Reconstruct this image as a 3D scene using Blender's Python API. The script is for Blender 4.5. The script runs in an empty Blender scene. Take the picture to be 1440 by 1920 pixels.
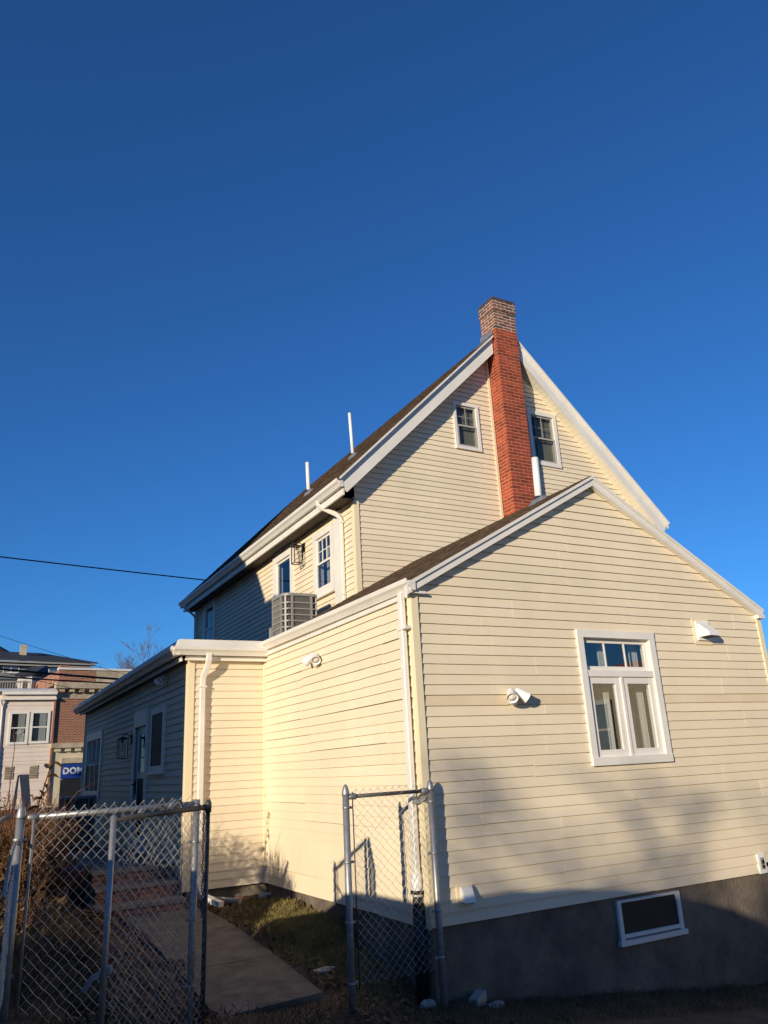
import bpy, math, random
from mathutils import Vector, Matrix
random.seed(7)
R = math.radians
sc = bpy.context.scene

# ------------------------------------------------------------------ camera, sky, sun, exposure
cam_d = bpy.data.cameras.new("camera"); cam = bpy.data.objects.new("camera", cam_d)
sc.collection.objects.link(cam); sc.camera = cam
cam_d.sensor_fit = 'HORIZONTAL'; cam_d.sensor_width = 36.0; cam_d.lens = 36.0 * 1455.04 / 1440.0
cam_d.clip_start = 0.05; cam_d.clip_end = 3000
YAW, PITCH, ROLL = R(29.10947), R(18.14232), R(-3.00748)
fw = Vector((math.sin(YAW) * math.cos(PITCH), math.cos(YAW) * math.cos(PITCH), math.sin(PITCH)))
rt = Vector((math.cos(YAW), -math.sin(YAW), 0)); up = rt.cross(fw)
r2 = rt * math.cos(ROLL) + up * math.sin(ROLL); u2 = up * math.cos(ROLL) - rt * math.sin(ROLL)
M = Matrix((r2, u2, -fw)).transposed().to_4x4(); M.translation = Vector((-3.97535, -6.65657, 1.38687))
cam.matrix_world = M

SUN_DIR = Vector((1.62, 1.0, -0.40)).normalized()          # the way the light travels
EL = math.asin(-SUN_DIR.z); AZ = math.atan2(-SUN_DIR.x, -SUN_DIR.y)
w = bpy.data.worlds.new("World"); sc.world = w; w.use_nodes = True
nt = w.node_tree; nt.nodes.clear()
sky = nt.nodes.new('ShaderNodeTexSky'); sky.sky_type = 'NISHITA'; sky.sun_disc = False
sky.sun_elevation = EL; sky.sun_rotation = AZ % (2 * math.pi)
sky.altitude = 0; sky.air_density = 1.0; sky.dust_density = 0.0; sky.ozone_density = 8.6
bg = nt.nodes.new('ShaderNodeBackground'); bg.inputs[1].default_value = 0.15
wo = nt.nodes.new('ShaderNodeOutputWorld')
nt.links.new(sky.outputs[0], bg.inputs[0]); nt.links.new(bg.outputs[0], wo.inputs[0])
sd = bpy.data.lights.new("sun", 'SUN'); sd.energy = 4.9; sd.angle = R(0.55); sd.color = (1.0, 0.86, 0.66)
so = bpy.data.objects.new("sun", sd); sc.collection.objects.link(so)
so.rotation_euler = SUN_DIR.to_track_quat('-Z', 'Y').to_euler()
sc.view_settings.view_transform = 'Standard'; sc.view_settings.look = 'None'
sc.view_settings.exposure = 0.0; sc.view_settings.gamma = 1.0
sc.view_settings.use_curve_mapping = False

# ------------------------------------------------------------------ materials
def mat(name, col, rough=0.6, var=0.0, scale=8.0, bump=0.0, bscale=60.0, metal=0.0, objvar=0.0, spec=0.5,
        col2=None, detail=6.0, stretch=(1, 1, 1)):
    m = bpy.data.materials.new(name); m.use_nodes = True
    n = m.node_tree.nodes; l = m.node_tree.links; b = n['Principled BSDF']
    b.inputs['Roughness'].default_value = rough; b.inputs['Metallic'].default_value = metal
    b.inputs['Specular IOR Level'].default_value = spec
    b.inputs['Base Color'].default_value = (*col, 1)
    tc = n.new('ShaderNodeTexCoord'); mp = n.new('ShaderNodeMapping'); mp.inputs['Scale'].default_value = stretch
    l.new(tc.outputs['Object'], mp.inputs[0])
    out = None
    if var or col2:
        t = n.new('ShaderNodeTexNoise'); t.inputs['Scale'].default_value = scale; t.inputs['Detail'].default_value = detail
        t.inputs['Roughness'].default_value = 0.65
        l.new(mp.outputs[0], t.inputs['Vector'])
        r = n.new('ShaderNodeValToRGB'); l.new(t.outputs[0], r.inputs[0])
        r.color_ramp.elements[0].position = 0.32; r.color_ramp.elements[1].position = 0.68
        c2 = col2 if col2 else tuple(min(1, c * (1 + var)) for c in col)
        c1 = col if col2 else tuple(c * (1 - var) for c in col)
        r.color_ramp.elements[0].color = (*c1, 1); r.color_ramp.elements[1].color = (*c2, 1)
        out = r.outputs[0]
    if objvar:
        oi = n.new('ShaderNodeObjectInfo'); hs = n.new('ShaderNodeHueSaturation')
        mr = n.new('ShaderNodeMapRange'); mr.inputs['To Min'].default_value = 1 - objvar; mr.inputs['To Max'].default_value = 1 + objvar
        l.new(oi.outputs['Random'], mr.inputs[0]); l.new(mr.outputs[0], hs.inputs['Value'])
        if out: l.new(out, hs.inputs['Color'])
        else: hs.inputs['Color'].default_value = (*col, 1)
        out = hs.outputs[0]
    if out: l.new(out, b.inputs['Base Color'])
    if bump:
        t2 = n.new('ShaderNodeTexNoise'); t2.inputs['Scale'].default_value = bscale; t2.inputs['Detail'].default_value = 5
        l.new(mp.outputs[0], t2.inputs['Vector'])
        bp = n.new('ShaderNodeBump'); bp.inputs['Strength'].default_value = bump; bp.inputs['Distance'].default_value = 0.02
        l.new(t2.outputs[0], bp.inputs['Height']); l.new(bp.outputs[0], b.inputs['Normal'])
    return m

def glass_mat(name, tint=(0.75, 0.8, 0.82), refl=0.3):
    m = bpy.data.materials.new(name); m.use_nodes = True
    n = m.node_tree.nodes; l = m.node_tree.links; n.clear()
    o = n.new('ShaderNodeOutputMaterial'); mx = n.new('ShaderNodeMixShader'); mx.inputs[0].default_value = refl
    tr = n.new('ShaderNodeBsdfTransparent'); tr.inputs[0].default_value = (*tint, 1)
    gl = n.new('ShaderNodeBsdfGlossy'); gl.inputs['Roughness'].default_value = 0.01
    l.new(tr.outputs[0], mx.inputs[1]); l.new(gl.outputs[0], mx.inputs[2]); l.new(mx.outputs[0], o.inputs[0])
    return m

def leafmat(name, col, col2, rough=0.7):
    m = mat(name, col, rough, col2=col2, scale=3.0, spec=0.2)
    return m

MT = dict(
    siding=mat('cream_vinyl', (0.82, 0.705, 0.51), 0.55, var=0.055, scale=1.1, bump=0.06, bscale=60, objvar=0.035, spec=0.3, stretch=(1, 1, .45)),
    tan=mat('tan_vinyl', (0.70, 0.565, 0.37), 0.55, col2=(0.81, 0.69, 0.49), scale=0.9, bump=0.05, bscale=90, spec=0.3),
    backing=mat('sheathing', (0.45, 0.38, 0.28), 0.8),
    post=mat('cream_corner_vinyl', (0.84, 0.72, 0.48), 0.5, var=0.02, scale=3, spec=0.3),
    white=mat('white_aluminium', (0.79, 0.76, 0.69), 0.45, var=0.07, scale=2.0, detail=5),
    soffit=mat('cream_soffit', (0.82, 0.76, 0.60), 0.5, var=0.03, scale=3),
    shade_soffit=mat('shaded_eave_soffit', (0.07, 0.045, 0.03), 0.7, var=0.2, scale=6),  # eave shade put into the colour as a near-black brown
    pvc=mat('white_pvc', (0.85, 0.84, 0.80), 0.35, var=0.04, scale=5),
    shingle=mat('brown_asphalt_shingle', (0.030, 0.023, 0.018), 0.95, col2=(0.21, 0.14, 0.09), scale=5, bump=0.8, bscale=120, detail=12, spec=0.2),
    pbrick=mat('painted_red_brick', (0.30, 0.052, 0.021), 0.75, var=0.30, scale=5, bump=0.45, bscale=70, objvar=0.30),
    pmortar=mat('painted_mortar', (0.52, 0.225, 0.13), 0.85, var=0.25, scale=14, bump=0.4, bscale=60),
    rbrick=mat('bare_red_brick', (0.16, 0.035, 0.022), 0.85, col2=(0.30, 0.15, 0.11), scale=14, bump=0.5, bscale=70, objvar=0.25),
    sbrick=mat('sooty_brick', (0.05, 0.025, 0.02), 0.9, col2=(0.14, 0.085, 0.07), scale=14, bump=0.5, bscale=70, objvar=0.35),
    mortar=mat('pale_mortar', (0.68, 0.56, 0.45), 0.9, var=0.2, scale=20, bump=0.5, bscale=70),
    lead=mat('grey_flashing', (0.22, 0.24, 0.27), 0.5, var=0.2, scale=9, metal=0.3),
    rubber=mat('black_rubber', (0.02, 0.02, 0.02), 0.7),
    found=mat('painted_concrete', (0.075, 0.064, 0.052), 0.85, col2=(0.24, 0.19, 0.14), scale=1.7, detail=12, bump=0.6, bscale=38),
    tread=mat('worn_step_concrete', (0.24, 0.20, 0.16), 0.9, var=0.35, scale=6, bump=0.5, bscale=60),
    darkwall=mat('dark_brown_shingle_wall', (0.10, 0.075, 0.055), 0.9, var=0.2, scale=3),  # dark tone chosen so the unseen walls bounce little light
    conc=mat('concrete', (0.14, 0.12, 0.10), 0.9, var=0.42, scale=4.5, bump=0.5, bscale=80),
    pale_conc=mat('pale_concrete', (0.40, 0.35, 0.29), 0.9, var=0.25, scale=6.0, bump=0.5, bscale=60),
    stepbrick=mat('step_brick', (0.30, 0.14, 0.08), 0.85, var=0.3, scale=14, bump=0.5, bscale=70, objvar=0.3),
    glass=glass_mat('window_glass', refl=0.27),
    glassf=glass_mat('front_window_glass', refl=0.22),
    glass3=glass_mat('attic_glass', (0.55, 0.58, 0.55), 0.07),
    sashgrey=mat('grey_sash', (0.42, 0.41, 0.37), 0.5),
    glass2=glass_mat('clear_lantern_glass', (0.95, 0.95, 0.95), 0.08),
    dark=mat('dark_interior', (0.03, 0.028, 0.026), 0.9),
    screen=mat('black_insect_screen', (0.012, 0.013, 0.016), 0.6),
    curtain=mat('pale_curtain', (0.62, 0.60, 0.54), 0.9, var=0.12, scale=5, stretch=(6, 6, 0.3)),
    blind=mat('tan_blind', (0.36, 0.34, 0.28), 0.8, var=0.1, scale=5),
    black=mat('black_metal', (0.018, 0.016, 0.015), 0.45, metal=0.4),
    bulb=mat('bulb_glass', (0.75, 0.70, 0.60), 0.2),
    galv=mat('galvanised_steel', (0.36, 0.36, 0.35), 0.46, var=0.18, scale=18, metal=0.6, bump=0.05, bscale=30),
    wire=mat('galvanised_wire', (0.50, 0.49, 0.46), 0.5, var=0.2, scale=9, metal=0.6),
    rustrail=mat('dark_weathered_steel', (0.10, 0.09, 0.085), 0.6, var=0.3, scale=12, metal=0.5),
    acgrey=mat('grey_painted_steel', (0.30, 0.29, 0.27), 0.45, var=0.06, scale=5),
    accoil=mat('condenser_coil', (0.07, 0.055, 0.045), 0.5, metal=0.5, var=0.3, scale=30),
    soil=mat('soil_with_dead_leaves', (0.045, 0.030, 0.020), 0.95, col2=(0.13, 0.085, 0.045), scale=5, bump=0.9, bscale=25, detail=10),
    blackplastic=mat('black_plastic', (0.015, 0.016, 0.018), 0.5),
    blueplastic=mat('blue_plastic', (0.06, 0.13, 0.26), 0.5, var=0.2, scale=5),
    stone=mat('grey_stone', (0.33, 0.31, 0.28), 0.9, var=0.3, scale=7, bump=0.6, bscale=30),
    wood=mat('weathered_wood', (0.30, 0.26, 0.21), 0.9, var=0.35, scale=6, bump=0.6, bscale=25, stretch=(1, 1, 6)),
    bark=mat('bark', (0.13, 0.10, 0.08), 0.9, var=0.3, scale=10, bump=0.7, bscale=20),
    dry=leafmat('dry_russet_stems', (0.08, 0.032, 0.016), (0.21, 0.105, 0.05)),
    dryleaf=leafmat('dry_tan_leaves', (0.09, 0.055, 0.024), (0.20, 0.13, 0.06)),
    grass=leafmat('winter_grass', (0.13, 0.115, 0.035), (0.32, 0.26, 0.10)),
    litter=leafmat('fallen_leaves', (0.09, 0.045, 0.022), (0.24, 0.14, 0.065)),
    evergreen=leafmat('tree_leaves', (0.05, 0.06, 0.02), (0.10, 0.09, 0.03)),
    cable=mat('black_cable', (0.012, 0.012, 0.013), 0.6),
    pink=mat('pale_pink_clapboard', (0.72, 0.62, 0.54), 0.7, var=0.06, scale=2),
    grey=mat('grey_clapboard', (0.17, 0.17, 0.18), 0.7, var=0.05, scale=2),
    slate=mat('dark_slate_roof', (0.035, 0.038, 0.045), 0.8, var=0.2, scale=5),
    green=mat('pale_green_clapboard', (0.40, 0.46, 0.40), 0.7, var=0.05, scale=2),
    cream2=mat('cream_stucco', (0.66, 0.58, 0.40), 0.85, var=0.1, scale=2.5),
    stonetrim=mat('weathered_limestone', (0.46, 0.38, 0.27), 0.9, var=0.3, scale=2.5),
    sign=mat('blue_sign', (0.015, 0.05, 0.27), 0.4),
    signtext=mat('white_lettering', (0.70, 0.72, 0.75), 0.5),
    redeave=mat('dark_red_eave', (0.22, 0.04, 0.03), 0.6),
    carpaint=mat('dark_blue_car_paint', (0.02, 0.05, 0.14), 0.25, metal=0.4),
    tyre=mat('tyre_rubber', (0.02, 0.02, 0.02), 0.8),
)
# far brick wall as a brick material (single bricks are about two pixels there)
m = bpy.data.materials.new('far_brickwork'); m.use_nodes = True
_n = m.node_tree.nodes; _l = m.node_tree.links; _b = _n['Principled BSDF']; _b.inputs['Roughness'].default_value = 0.9
_tc = _n.new('ShaderNodeTexCoord'); _sx = _n.new('ShaderNodeSeparateXYZ'); _cx = _n.new('ShaderNodeCombineXYZ')
_l.new(_tc.outputs['Object'], _sx.inputs[0]); _l.new(_sx.outputs[0], _cx.inputs[0]); _l.new(_sx.outputs[2], _cx.inputs[1])
_br = _n.new('ShaderNodeTexBrick'); _br.inputs['Scale'].default_value = 1.0
_br.inputs['Brick Width'].default_value = 0.25; _br.inputs['Row Height'].default_value = 0.085; _br.inputs['Mortar Size'].default_value = 0.016
_br.inputs['Color1'].default_value = (0.33, 0.11, 0.055, 1); _br.inputs['Color2'].default_value = (0.20, 0.07, 0.04, 1)
_br.inputs['Mortar'].default_value = (0.40, 0.26, 0.18, 1)
_l.new(_cx.outputs[0], _br.inputs['Vector']); _l.new(_br.outputs[0], _b.inputs['Base Color'])
MT['farbrick'] = m

# ------------------------------------------------------------------ geometry helpers
C = sc.collection
Z = Vector((0, 0, 1))
def V(*a): return Vector(a)

class MB:
    def __init__(s): s.v = []; s.f = []; s.sm = []
    def poly(s, pts, smooth=False):
        i = len(s.v); s.v += [tuple(p) for p in pts]; s.f.append(tuple(range(i, i + len(pts)))); s.sm.append(smooth)
    def hexa(s, p):      # 8 points: bottom 4, top 4
        i = len(s.v); s.v += [tuple(q) for q in p]
        for q in ((3, 2, 1, 0), (4, 5, 6, 7), (0, 1, 5, 4), (1, 2, 6, 5), (2, 3, 7, 6), (3, 0, 4, 7)):
            s.f.append(tuple(i + k for k in q)); s.sm.append(False)
    def box(s, a, b):
        x0, y0, z0 = a; x1, y1, z1 = b
        s.hexa([(x0, y0, z0), (x1, y0, z0), (x1, y1, z0), (x0, y1, z0), (x0, y0, z1), (x1, y0, z1), (x1, y1, z1), (x0, y1, z1)])
    def prism(s, pts, off):          # closed outline + extrusion vector
        n = len(pts); i = len(s.v); off = Vector(off)
        s.v += [tuple(p) for p in pts] + [tuple(Vector(p) + off) for p in pts]
        s.f.append(tuple(range(i, i + n))[::-1]); s.f.append(tuple(range(i + n, i + 2 * n))); s.sm += [False, False]
        for k in range(n):
            k2 = (k + 1) % n
            s.f.append((i + k, i + k2, i + n + k2, i + n + k)); s.sm.append(False)
    def sweep(s, pts, rad, n=8, smooth=True, ref=None, prof=None, cap=True, radii=None):
        pts = [Vector(p) for p in pts]; i0 = len(s.v); rings = []
        for k, p in enumerate(pts):
            a = pts[max(0, k - 1)]; b = pts[min(len(pts) - 1, k + 1)]
            t = (b - a).normalized()
            rf = Vector(ref) if ref else (Z if abs(t.z) < 0.9 else Vector((0, 1, 0)))
            sd_ = t.cross(rf).normalized(); u_ = sd_.cross(t)
            rr = radii[k] if radii else rad
            pr = prof if prof else [(rr * math.cos(2 * math.pi * j / n), rr * math.sin(2 * math.pi * j / n)) for j in range(n)]
            rings.append(len(s.v)); s.v += [tuple(p + sd_ * x + u_ * y) for x, y in pr]
        m_ = len(pr)
        for k in range(len(pts) - 1):
            for j in range(m_):
                j2 = (j + 1) % m_
                s.f.append((rings[k] + j, rings[k] + j2, rings[k + 1] + j2, rings[k + 1] + j)); s.sm.append(smooth)
        if cap:
            s.f.append(tuple(rings[0] + j for j in range(m_))[::-1]); s.f.append(tuple(rings[-1] + j for j in range(m_))); s.sm += [False, False]
    def lathe(s, base, axis, prof, n=16):   # prof: (radius, distance along axis)
        axis = Vector(axis).normalized(); base = Vector(base)
        a = axis.orthogonal().normalized(); b = axis.cross(a); rings = []
        for r, h in prof:
            rings.append(len(s.v))
            s.v += [tuple(base + axis * h + (a * math.cos(2 * math.pi * j / n) + b * math.sin(2 * math.pi * j / n)) * r) for j in range(n)]
        for k in range(len(prof) - 1):
            for j in range(n):
                j2 = (j + 1) % n
                s.f.append((rings[k] + j, rings[k] + j2, rings[k + 1] + j2, rings[k + 1] + j)); s.sm.append(True)
        s.f.append(tuple(rings[0] + j for j in range(n))[::-1]); s.f.append(tuple(rings[-1] + j for j in range(n))); s.sm += [False, False]
    def build(s, name, m, parent=None, label=None, kind=None, bevel=0.0):
        me = bpy.data.meshes.new(name); me.from_pydata(s.v, [], s.f); me.materials.append(MT[m] if isinstance(m, str) else m)
        me.polygons.foreach_set('use_smooth', s.sm)
        o = bpy.data.objects.new(name, me); C.objects.link(o)
        if parent:
            o.parent = parent
            o.matrix_parent_inverse = Matrix.Translation(-world_loc(parent))
        if label: o['label'] = label
        if kind: o['kind'] = kind
        if bevel:
            b = o.modifiers.new('bevel', 'BEVEL'); b.width = bevel; b.segments = 2; b.limit_method = 'ANGLE'
        return o

def world_loc(o):
    l = o.location.copy()
    return l if not o.parent else Vector((0, 0, 0))
def thing(name, loc, label, cat, group=None):
    o = bpy.data.objects.new(name, None); C.objects.link(o); o.location = Vector(loc); o.empty_display_size = 0.2
    o['label'] = label; o['category'] = cat
    if group: o['group'] = group
    return o
def tag(o, label=None, cat=None, group=None, kind=None):
    if label: o['label'] = label
    if cat: o['category'] = cat
    if group: o['group'] = group
    if kind: o['kind'] = kind
    return o

class Fr:                      # a wall frame: a runs along the wall, b outwards, c up
    def __init__(s, o, u, n): s.o = Vector(o); s.u = Vector(u); s.n = Vector(n)
    def p(s, a, b, c): return s.o + s.u * a + s.n * b + Z * c
    def box(s, mb, a0, a1, b0, b1, c0, c1):
        mb.hexa([s.p(a0, b0, c0), s.p(a1, b0, c0), s.p(a1, b1, c0), s.p(a0, b1, c0), s.p(a0, b0, c1), s.p(a1, b0, c1), s.p(a1, b1, c1), s.p(a0, b1, c1)])

E4 = 0.1016
# ------------------------------------------------------------------ the house
house = thing('house', (2.6, 4.3, -0.6), 'cream vinyl-sided gabled house with red brick chimney and low side wings', 'house')

FW = Fr((0, 0, 0), (1, 0, 0), (0, -1, 0))
SW = Fr((0, 0, -0.013), (0, 1, 0), (-1, 0, 0))
MG = Fr((0, 4.32, 0), (1, 0, 0), (0, -1, 0))
ML = Fr((1.58, 0, 0), (0, 1, 0), (-1, 0, 0))
LF = Fr((0, 4.32, -0.02), (1, 0, 0), (0, -1, 0))
LS = Fr((-1.115, 0, -0.02), (0, 1, 0), (-1, 0, 0))

def lim_rect(a0, a1):
    return lambda z: (a0, a1)
def lim_gable(a0, a1, ze, mid, za):     # vertical to ze then slopes to the apex
    def f(z):
        if z <= ze: return (a0, a1)
        t = (z - ze) / (za - ze)
        return (a0 + (mid - a0) * t, a1 + (mid - a1) * t)
    return f

def make_wall(fr, name_label, z0, ztop, lim, openings=(), seams=3.6, skip=None, mat_rows=None, seed=0, course0=0, backing_top=None, wob=0.0025):
    """backing sheet with holes (the part 'wall'), clad with double four-inch siding panels (sub-parts)"""
    rnd = random.Random(seed)
    mb = MB()
    # backing, course by course, so that the openings are real holes
    zs = sorted(set([z0, ztop] + [o[2] for o in openings] + [o[3] for o in openings] + [z0 + i * (ztop - z0) / 24 for i in range(25)]))
    for za, zb in zip(zs, zs[1:]):
        if zb <= z0 or za >= ztop or zb - za < 1e-6: continue
        la, ra = lim(za); lb, rb = lim(zb); zm = (za + zb) / 2
        cuts = sorted([(o[0], o[1]) for o in openings if o[2] < zm < o[3]])
        xs = [(la, lb)] + [(x, x) for c in cuts for x in c] + [(ra, rb)]
        for k in range(0, len(xs), 2):
            (p0, p1), (q0, q1) = xs[k], xs[k + 1]
            if q0 - p0 < 1e-4 and q1 - p1 < 1e-4: continue
            mb.poly([fr.p(p0, 0, za), fr.p(q0, 0, za), fr.p(q1, 0, zb), fr.p(p1, 0, zb)])
    wall = mb.build('wall', 'backing', house, label=name_label)
    nrow = int(math.ceil((ztop - z0) / E4 - 1e-6))
    def emit(mb, xa, xb, k, off):
        c0 = z0 + k * E4; c1 = min(c0 + E4, ztop)
        zz = sorted(set([c0, c1] + [z for o in openings for z in (o[2], o[3]) if c0 < z < c1]))
        for za, zb in zip(zz, zz[1:]):
            la, ra = lim(za); lb, rb = lim(zb); zm = (za + zb) / 2
            segs = [(xa, xb)]
            for o in openings:
                if o[2] < zm < o[3]:
                    ns = []
                    for s0, s1 in segs:
                        if o[1] <= s0 or o[0] >= s1: ns.append((s0, s1)); continue
                        if o[0] > s0: ns.append((s0, o[0]))
                        if o[1] < s1: ns.append((o[1], s1))
                    segs = ns
            def b(z): return 0.0205 - 0.015 * (z - c0) / E4 + off
            for s0, s1 in segs:
                a0 = max(s0, la); a1 = min(s1, ra); t0 = max(s0, lb); t1 = min(s1, rb)
                if a1 - a0 < 0.004: continue
                if t1 < t0: t0 = t1 = (a0 + a1) / 2
                mb.poly([fr.p(a0, b(za), za), fr.p(a1, b(za), za), fr.p(t1, b(zb), zb), fr.p(t0, b(zb), zb)])
                if za == c0:
                    bi = b(za) - .0035
                    mb.poly([fr.p(a0, bi, za), fr.p(a1, bi, za), fr.p(a1, b(za), za), fr.p(a0, b(za), za)])
                    mb.poly([fr.p(a0, bi, za), fr.p(a1, bi, za), fr.p(a1, bi, za + .014), fr.p(a0, bi, za + .014)])
                    mb.poly([fr.p(a0, .001, za + .014), fr.p(a1, .001, za + .014), fr.p(a1, bi, za + .014), fr.p(a0, bi, za + .014)])
                mb.poly([fr.p(a1, 0.001, za), fr.p(a1, b(za), za), fr.p(t1, b(zb), zb), fr.p(t1, 0.001, zb)])
                mb.poly([fr.p(a0, 0.001, za), fr.p(a0, b(za), za), fr.p(t0, b(zb), zb), fr.p(t0, 0.001, zb)])
    k = course0
    first = True
    while k < nrow:
        rows = [k] if (mat_rows and (k in mat_rows or k + 1 in mat_rows)) else [k, k + 1] if k + 1 < nrow else [k]
        mname = 'tan' if (mat_rows and k in mat_rows) else 'siding'
        la, ra = lim(z0 + k * E4)
        L = ra - la
        cuts = [la - 0.5]
        x = la + rnd.uniform(0.25, 1.0) * seams
        while x < ra - 0.35:
            cuts.append(x); x += seams * rnd.uniform(0.75, 1.0)
        cuts.append(ra + 0.5)
        for o in openings:
            if any(o[2] < z0 + (r + .9) * E4 and o[3] > z0 + (r + .1) * E4 for r in rows):
                cuts = [c for c in cuts if not (o[0] - .05 < c < o[1] + .05)] + [(o[0] + o[1]) / 2]
        cuts.sort()
        for j, (xa, xb) in enumerate(zip(cuts, cuts[1:])):
            pm = MB(); off = 0.0013 * (j % 2) + rnd.uniform(0, 0.0005)
            for r in rows: emit(pm, xa, xb, r, off)
            if not pm.v: continue
            d0, d1 = rnd.uniform(-wob, wob) * 1.3, rnd.uniform(-wob, wob) * 1.3; ph = rnd.uniform(0, 6)
            nv = []
            for v in pm.v:
                q = (Vector(v) - fr.o).dot(fr.u); t_ = (q - xa) / max(.1, xb - xa)
                nv.append((v[0], v[1], v[2] + d0 + (d1 - d0) * t_))
            pm.v = nv
            pm.build('siding_panel', mname, wall)
        k += len(rows)
    return wall

def corner_post(wall, x, y, z0, z1, sx=-1, sy=-1, wdt=0.085, t=0.03):
    mb = MB()
    # L of two faces standing t proud of both walls
    mb.prism([(x + sx * t, y + sy * t, z0), (x + sx * t - sx * wdt, y + sy * t, z0), (x + sx * t - sx * wdt, y, z0), (x, y, z0), (x, y + sy * t - sy * wdt, z0), (x + sx * t, y + sy * t - sy * wdt, z0)], (0, 0, z1 - z0))
    return mb.build('corner_post', 'post', wall, bevel=0.004)

def window(fr, a0, a1, c0, c1, casing=0.09, kind='double', cols=3, curtain=None, screen=False, pmat='glass', mun='white', mw=.009, sm='white', sw=None, cdep=-.2, label=None, sill=True, flip=False, out=0.045, extra_top=0.0):
    """casing is the part; sash, muntin, pane, curtain are its sub-parts. Returns (rough opening)"""
    i0, i1, j0, j1 = a0 + casing, a1 - casing, c0 + casing, c1 - casing - extra_top
    mb = MB()
    fr.box(mb, a0, a1, 0.0, out, j1, c1); fr.box(mb, a0, a1, 0.0, out + 0.004, c0, j0)
    fr.box(mb, a0, i0, 0.0, out - 0.002, j0, j1); fr.box(mb, i1, a1, 0.0, out - 0.002, j0, j1)
    fr.box(mb, i0 - 0.02, i0 + .004, -0.12, out - 0.012, j0, j1); fr.box(mb, i1 - .004, i1 + 0.02, -0.12, out - 0.012, j0, j1)
    fr.box(mb, i0 + .004, i1 - .004, -0.12, out - 0.013, j1 - .004, j1 + 0.02); fr.box(mb, i0 + .004, i1 - .004, -0.12, out - 0.013, j0 - 0.02, j0 + .004)
    win = mb.build('window', 'white', house, label=label)
    if sill:
        sm_ = MB(); fr.box(sm_, a0 - 0.015, a1 + 0.015, 0.0, out + 0.03, c0 - 0.03, c0 - 0.001); sm_.build('sill', 'white', win)
    def sash(x0, x1, z0, z1, b, wdt=0.045, ncol=0, nrow=0, depth=0.03, pm=pmat):
        s_ = MB(); wdt = sw or wdt
        fr.box(s_, x0, x0 + wdt, b, b + depth, z0, z1); fr.box(s_, x1 - wdt, x1, b, b + depth, z0, z1)
        fr.box(s_, x0 + wdt, x1 - wdt, b + .001, b + depth - 0.001, z0, z0 + wdt); fr.box(s_, x0 + wdt, x1 - wdt, b + .001, b + depth - 0.001, z1 - wdt, z1)
        so_ = s_.build('sash', sm, win)
        p_ = MB(); y = b + depth * 0.45
        p_.poly([fr.p(x0 + wdt, y, z0 + wdt), fr.p(x1 - wdt, y, z0 + wdt), fr.p(x1 - wdt, y, z1 - wdt), fr.p(x0 + wdt, y, z1 - wdt)])
        p_.build('pane', pm, win)
        for k in range(1, ncol):
            g = MB(); x = x0 + wdt + (x1 - x0 - 2 * wdt) * k / ncol
            fr.box(g, x - mw, x + mw, y + 0.001, y + 0.012, z0 + wdt, z1 - wdt); g.build('muntin', mun, win)
        for k in range(1, nrow):
            g = MB(); z = z0 + wdt + (z1 - z0 - 2 * wdt) * k / nrow
            fr.box(g, x0 + wdt, x1 - wdt, y + 0.002, y + 0.011, z - mw, z + mw); g.build('muntin', mun, win)
        return y
    mid = (j0 + j1) / 2
    if kind == 'double':
        sash(i0 + .004, i1 - .004, mid - 0.02, j1 - .004, -0.018, ncol=cols, nrow=2 if cols else 0)
        sash(i0 + .004, i1 - .004, j0 + .004, mid + 0.02, 0.003, wdt=0.04)
        if screen:
            g = MB(); g.poly([fr.p(i0, 0.037, j0), fr.p(i1, 0.037, j0), fr.p(i1, 0.037, j1), fr.p(i0, 0.037, j1)]); g.build('insect_screen', 'screen', win)
    elif kind == 'casement':
        zt = j1 - 0.40
        sash(i0, i1, zt + 0.035, j1, -0.05, wdt=0.05, ncol=3)
        g = MB(); fr.box(g, i0, i1, -0.06, out - 0.014, zt - 0.035, zt + 0.035); g.build('transom_bar', 'white', win)
        xm = (i0 + i1) / 2
        g = MB(); fr.box(g, xm - 0.018, xm + 0.018, -0.06, out - 0.02, j0, zt - 0.035); g.build('mullion', 'white', win)
        sash(i0, xm - 0.018, j0, zt - 0.035, -0.035, wdt=0.075, depth=0.045); sash(xm + 0.018, i1, j0, zt - 0.035, -0.035, wdt=0.075, depth=0.045)
    elif kind == 'triple':
        n = 3; wx = (i1 - i0) / n
        for k in range(n):
            sash(i0 + k * wx, i0 + (k + 1) * wx, mid - 0.02, j1, -0.045, wdt=0.05); sash(i0 + k * wx, i0 + (k + 1) * wx, j0, mid + 0.02, -0.012, wdt=0.05)
            g = MB(); g.poly([fr.p(i0 + k * wx, 0.024, j0), fr.p(i0 + (k + 1) * wx, 0.024, j0), fr.p(i0 + (k + 1) * wx, 0.024, mid), fr.p(i0 + k * wx, 0.024, mid)]); g.build('insect_screen', 'screen', win)
            if k:
                g = MB(); fr.box(g, i0 + k * wx - .03, i0 + k * wx + .03, -0.05, 0.03, j0, j1); g.build('mullion', 'white', win)
    ib = MB(); dpt = -0.9
    P = lambda a, b, c: fr.p(a, b, c)
    e = 0.15
    ib.poly([P(i0 - e, dpt, j0 - e), P(i1 + e, dpt, j0 - e), P(i1 + e, dpt, j1 + e), P(i0 - e, dpt, j1 + e)])
    ib.poly([P(i0 - e, -0.125, j0 - e), P(i0 - e, dpt, j0 - e), P(i0 - e, dpt, j1 + e), P(i0 - e, -0.125, j1 + e)])
    ib.poly([P(i1 + e, -0.125, j0 - e), P(i1 + e, dpt, j0 - e), P(i1 + e, dpt, j1 + e), P(i1 + e, -0.125, j1 + e)])
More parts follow.
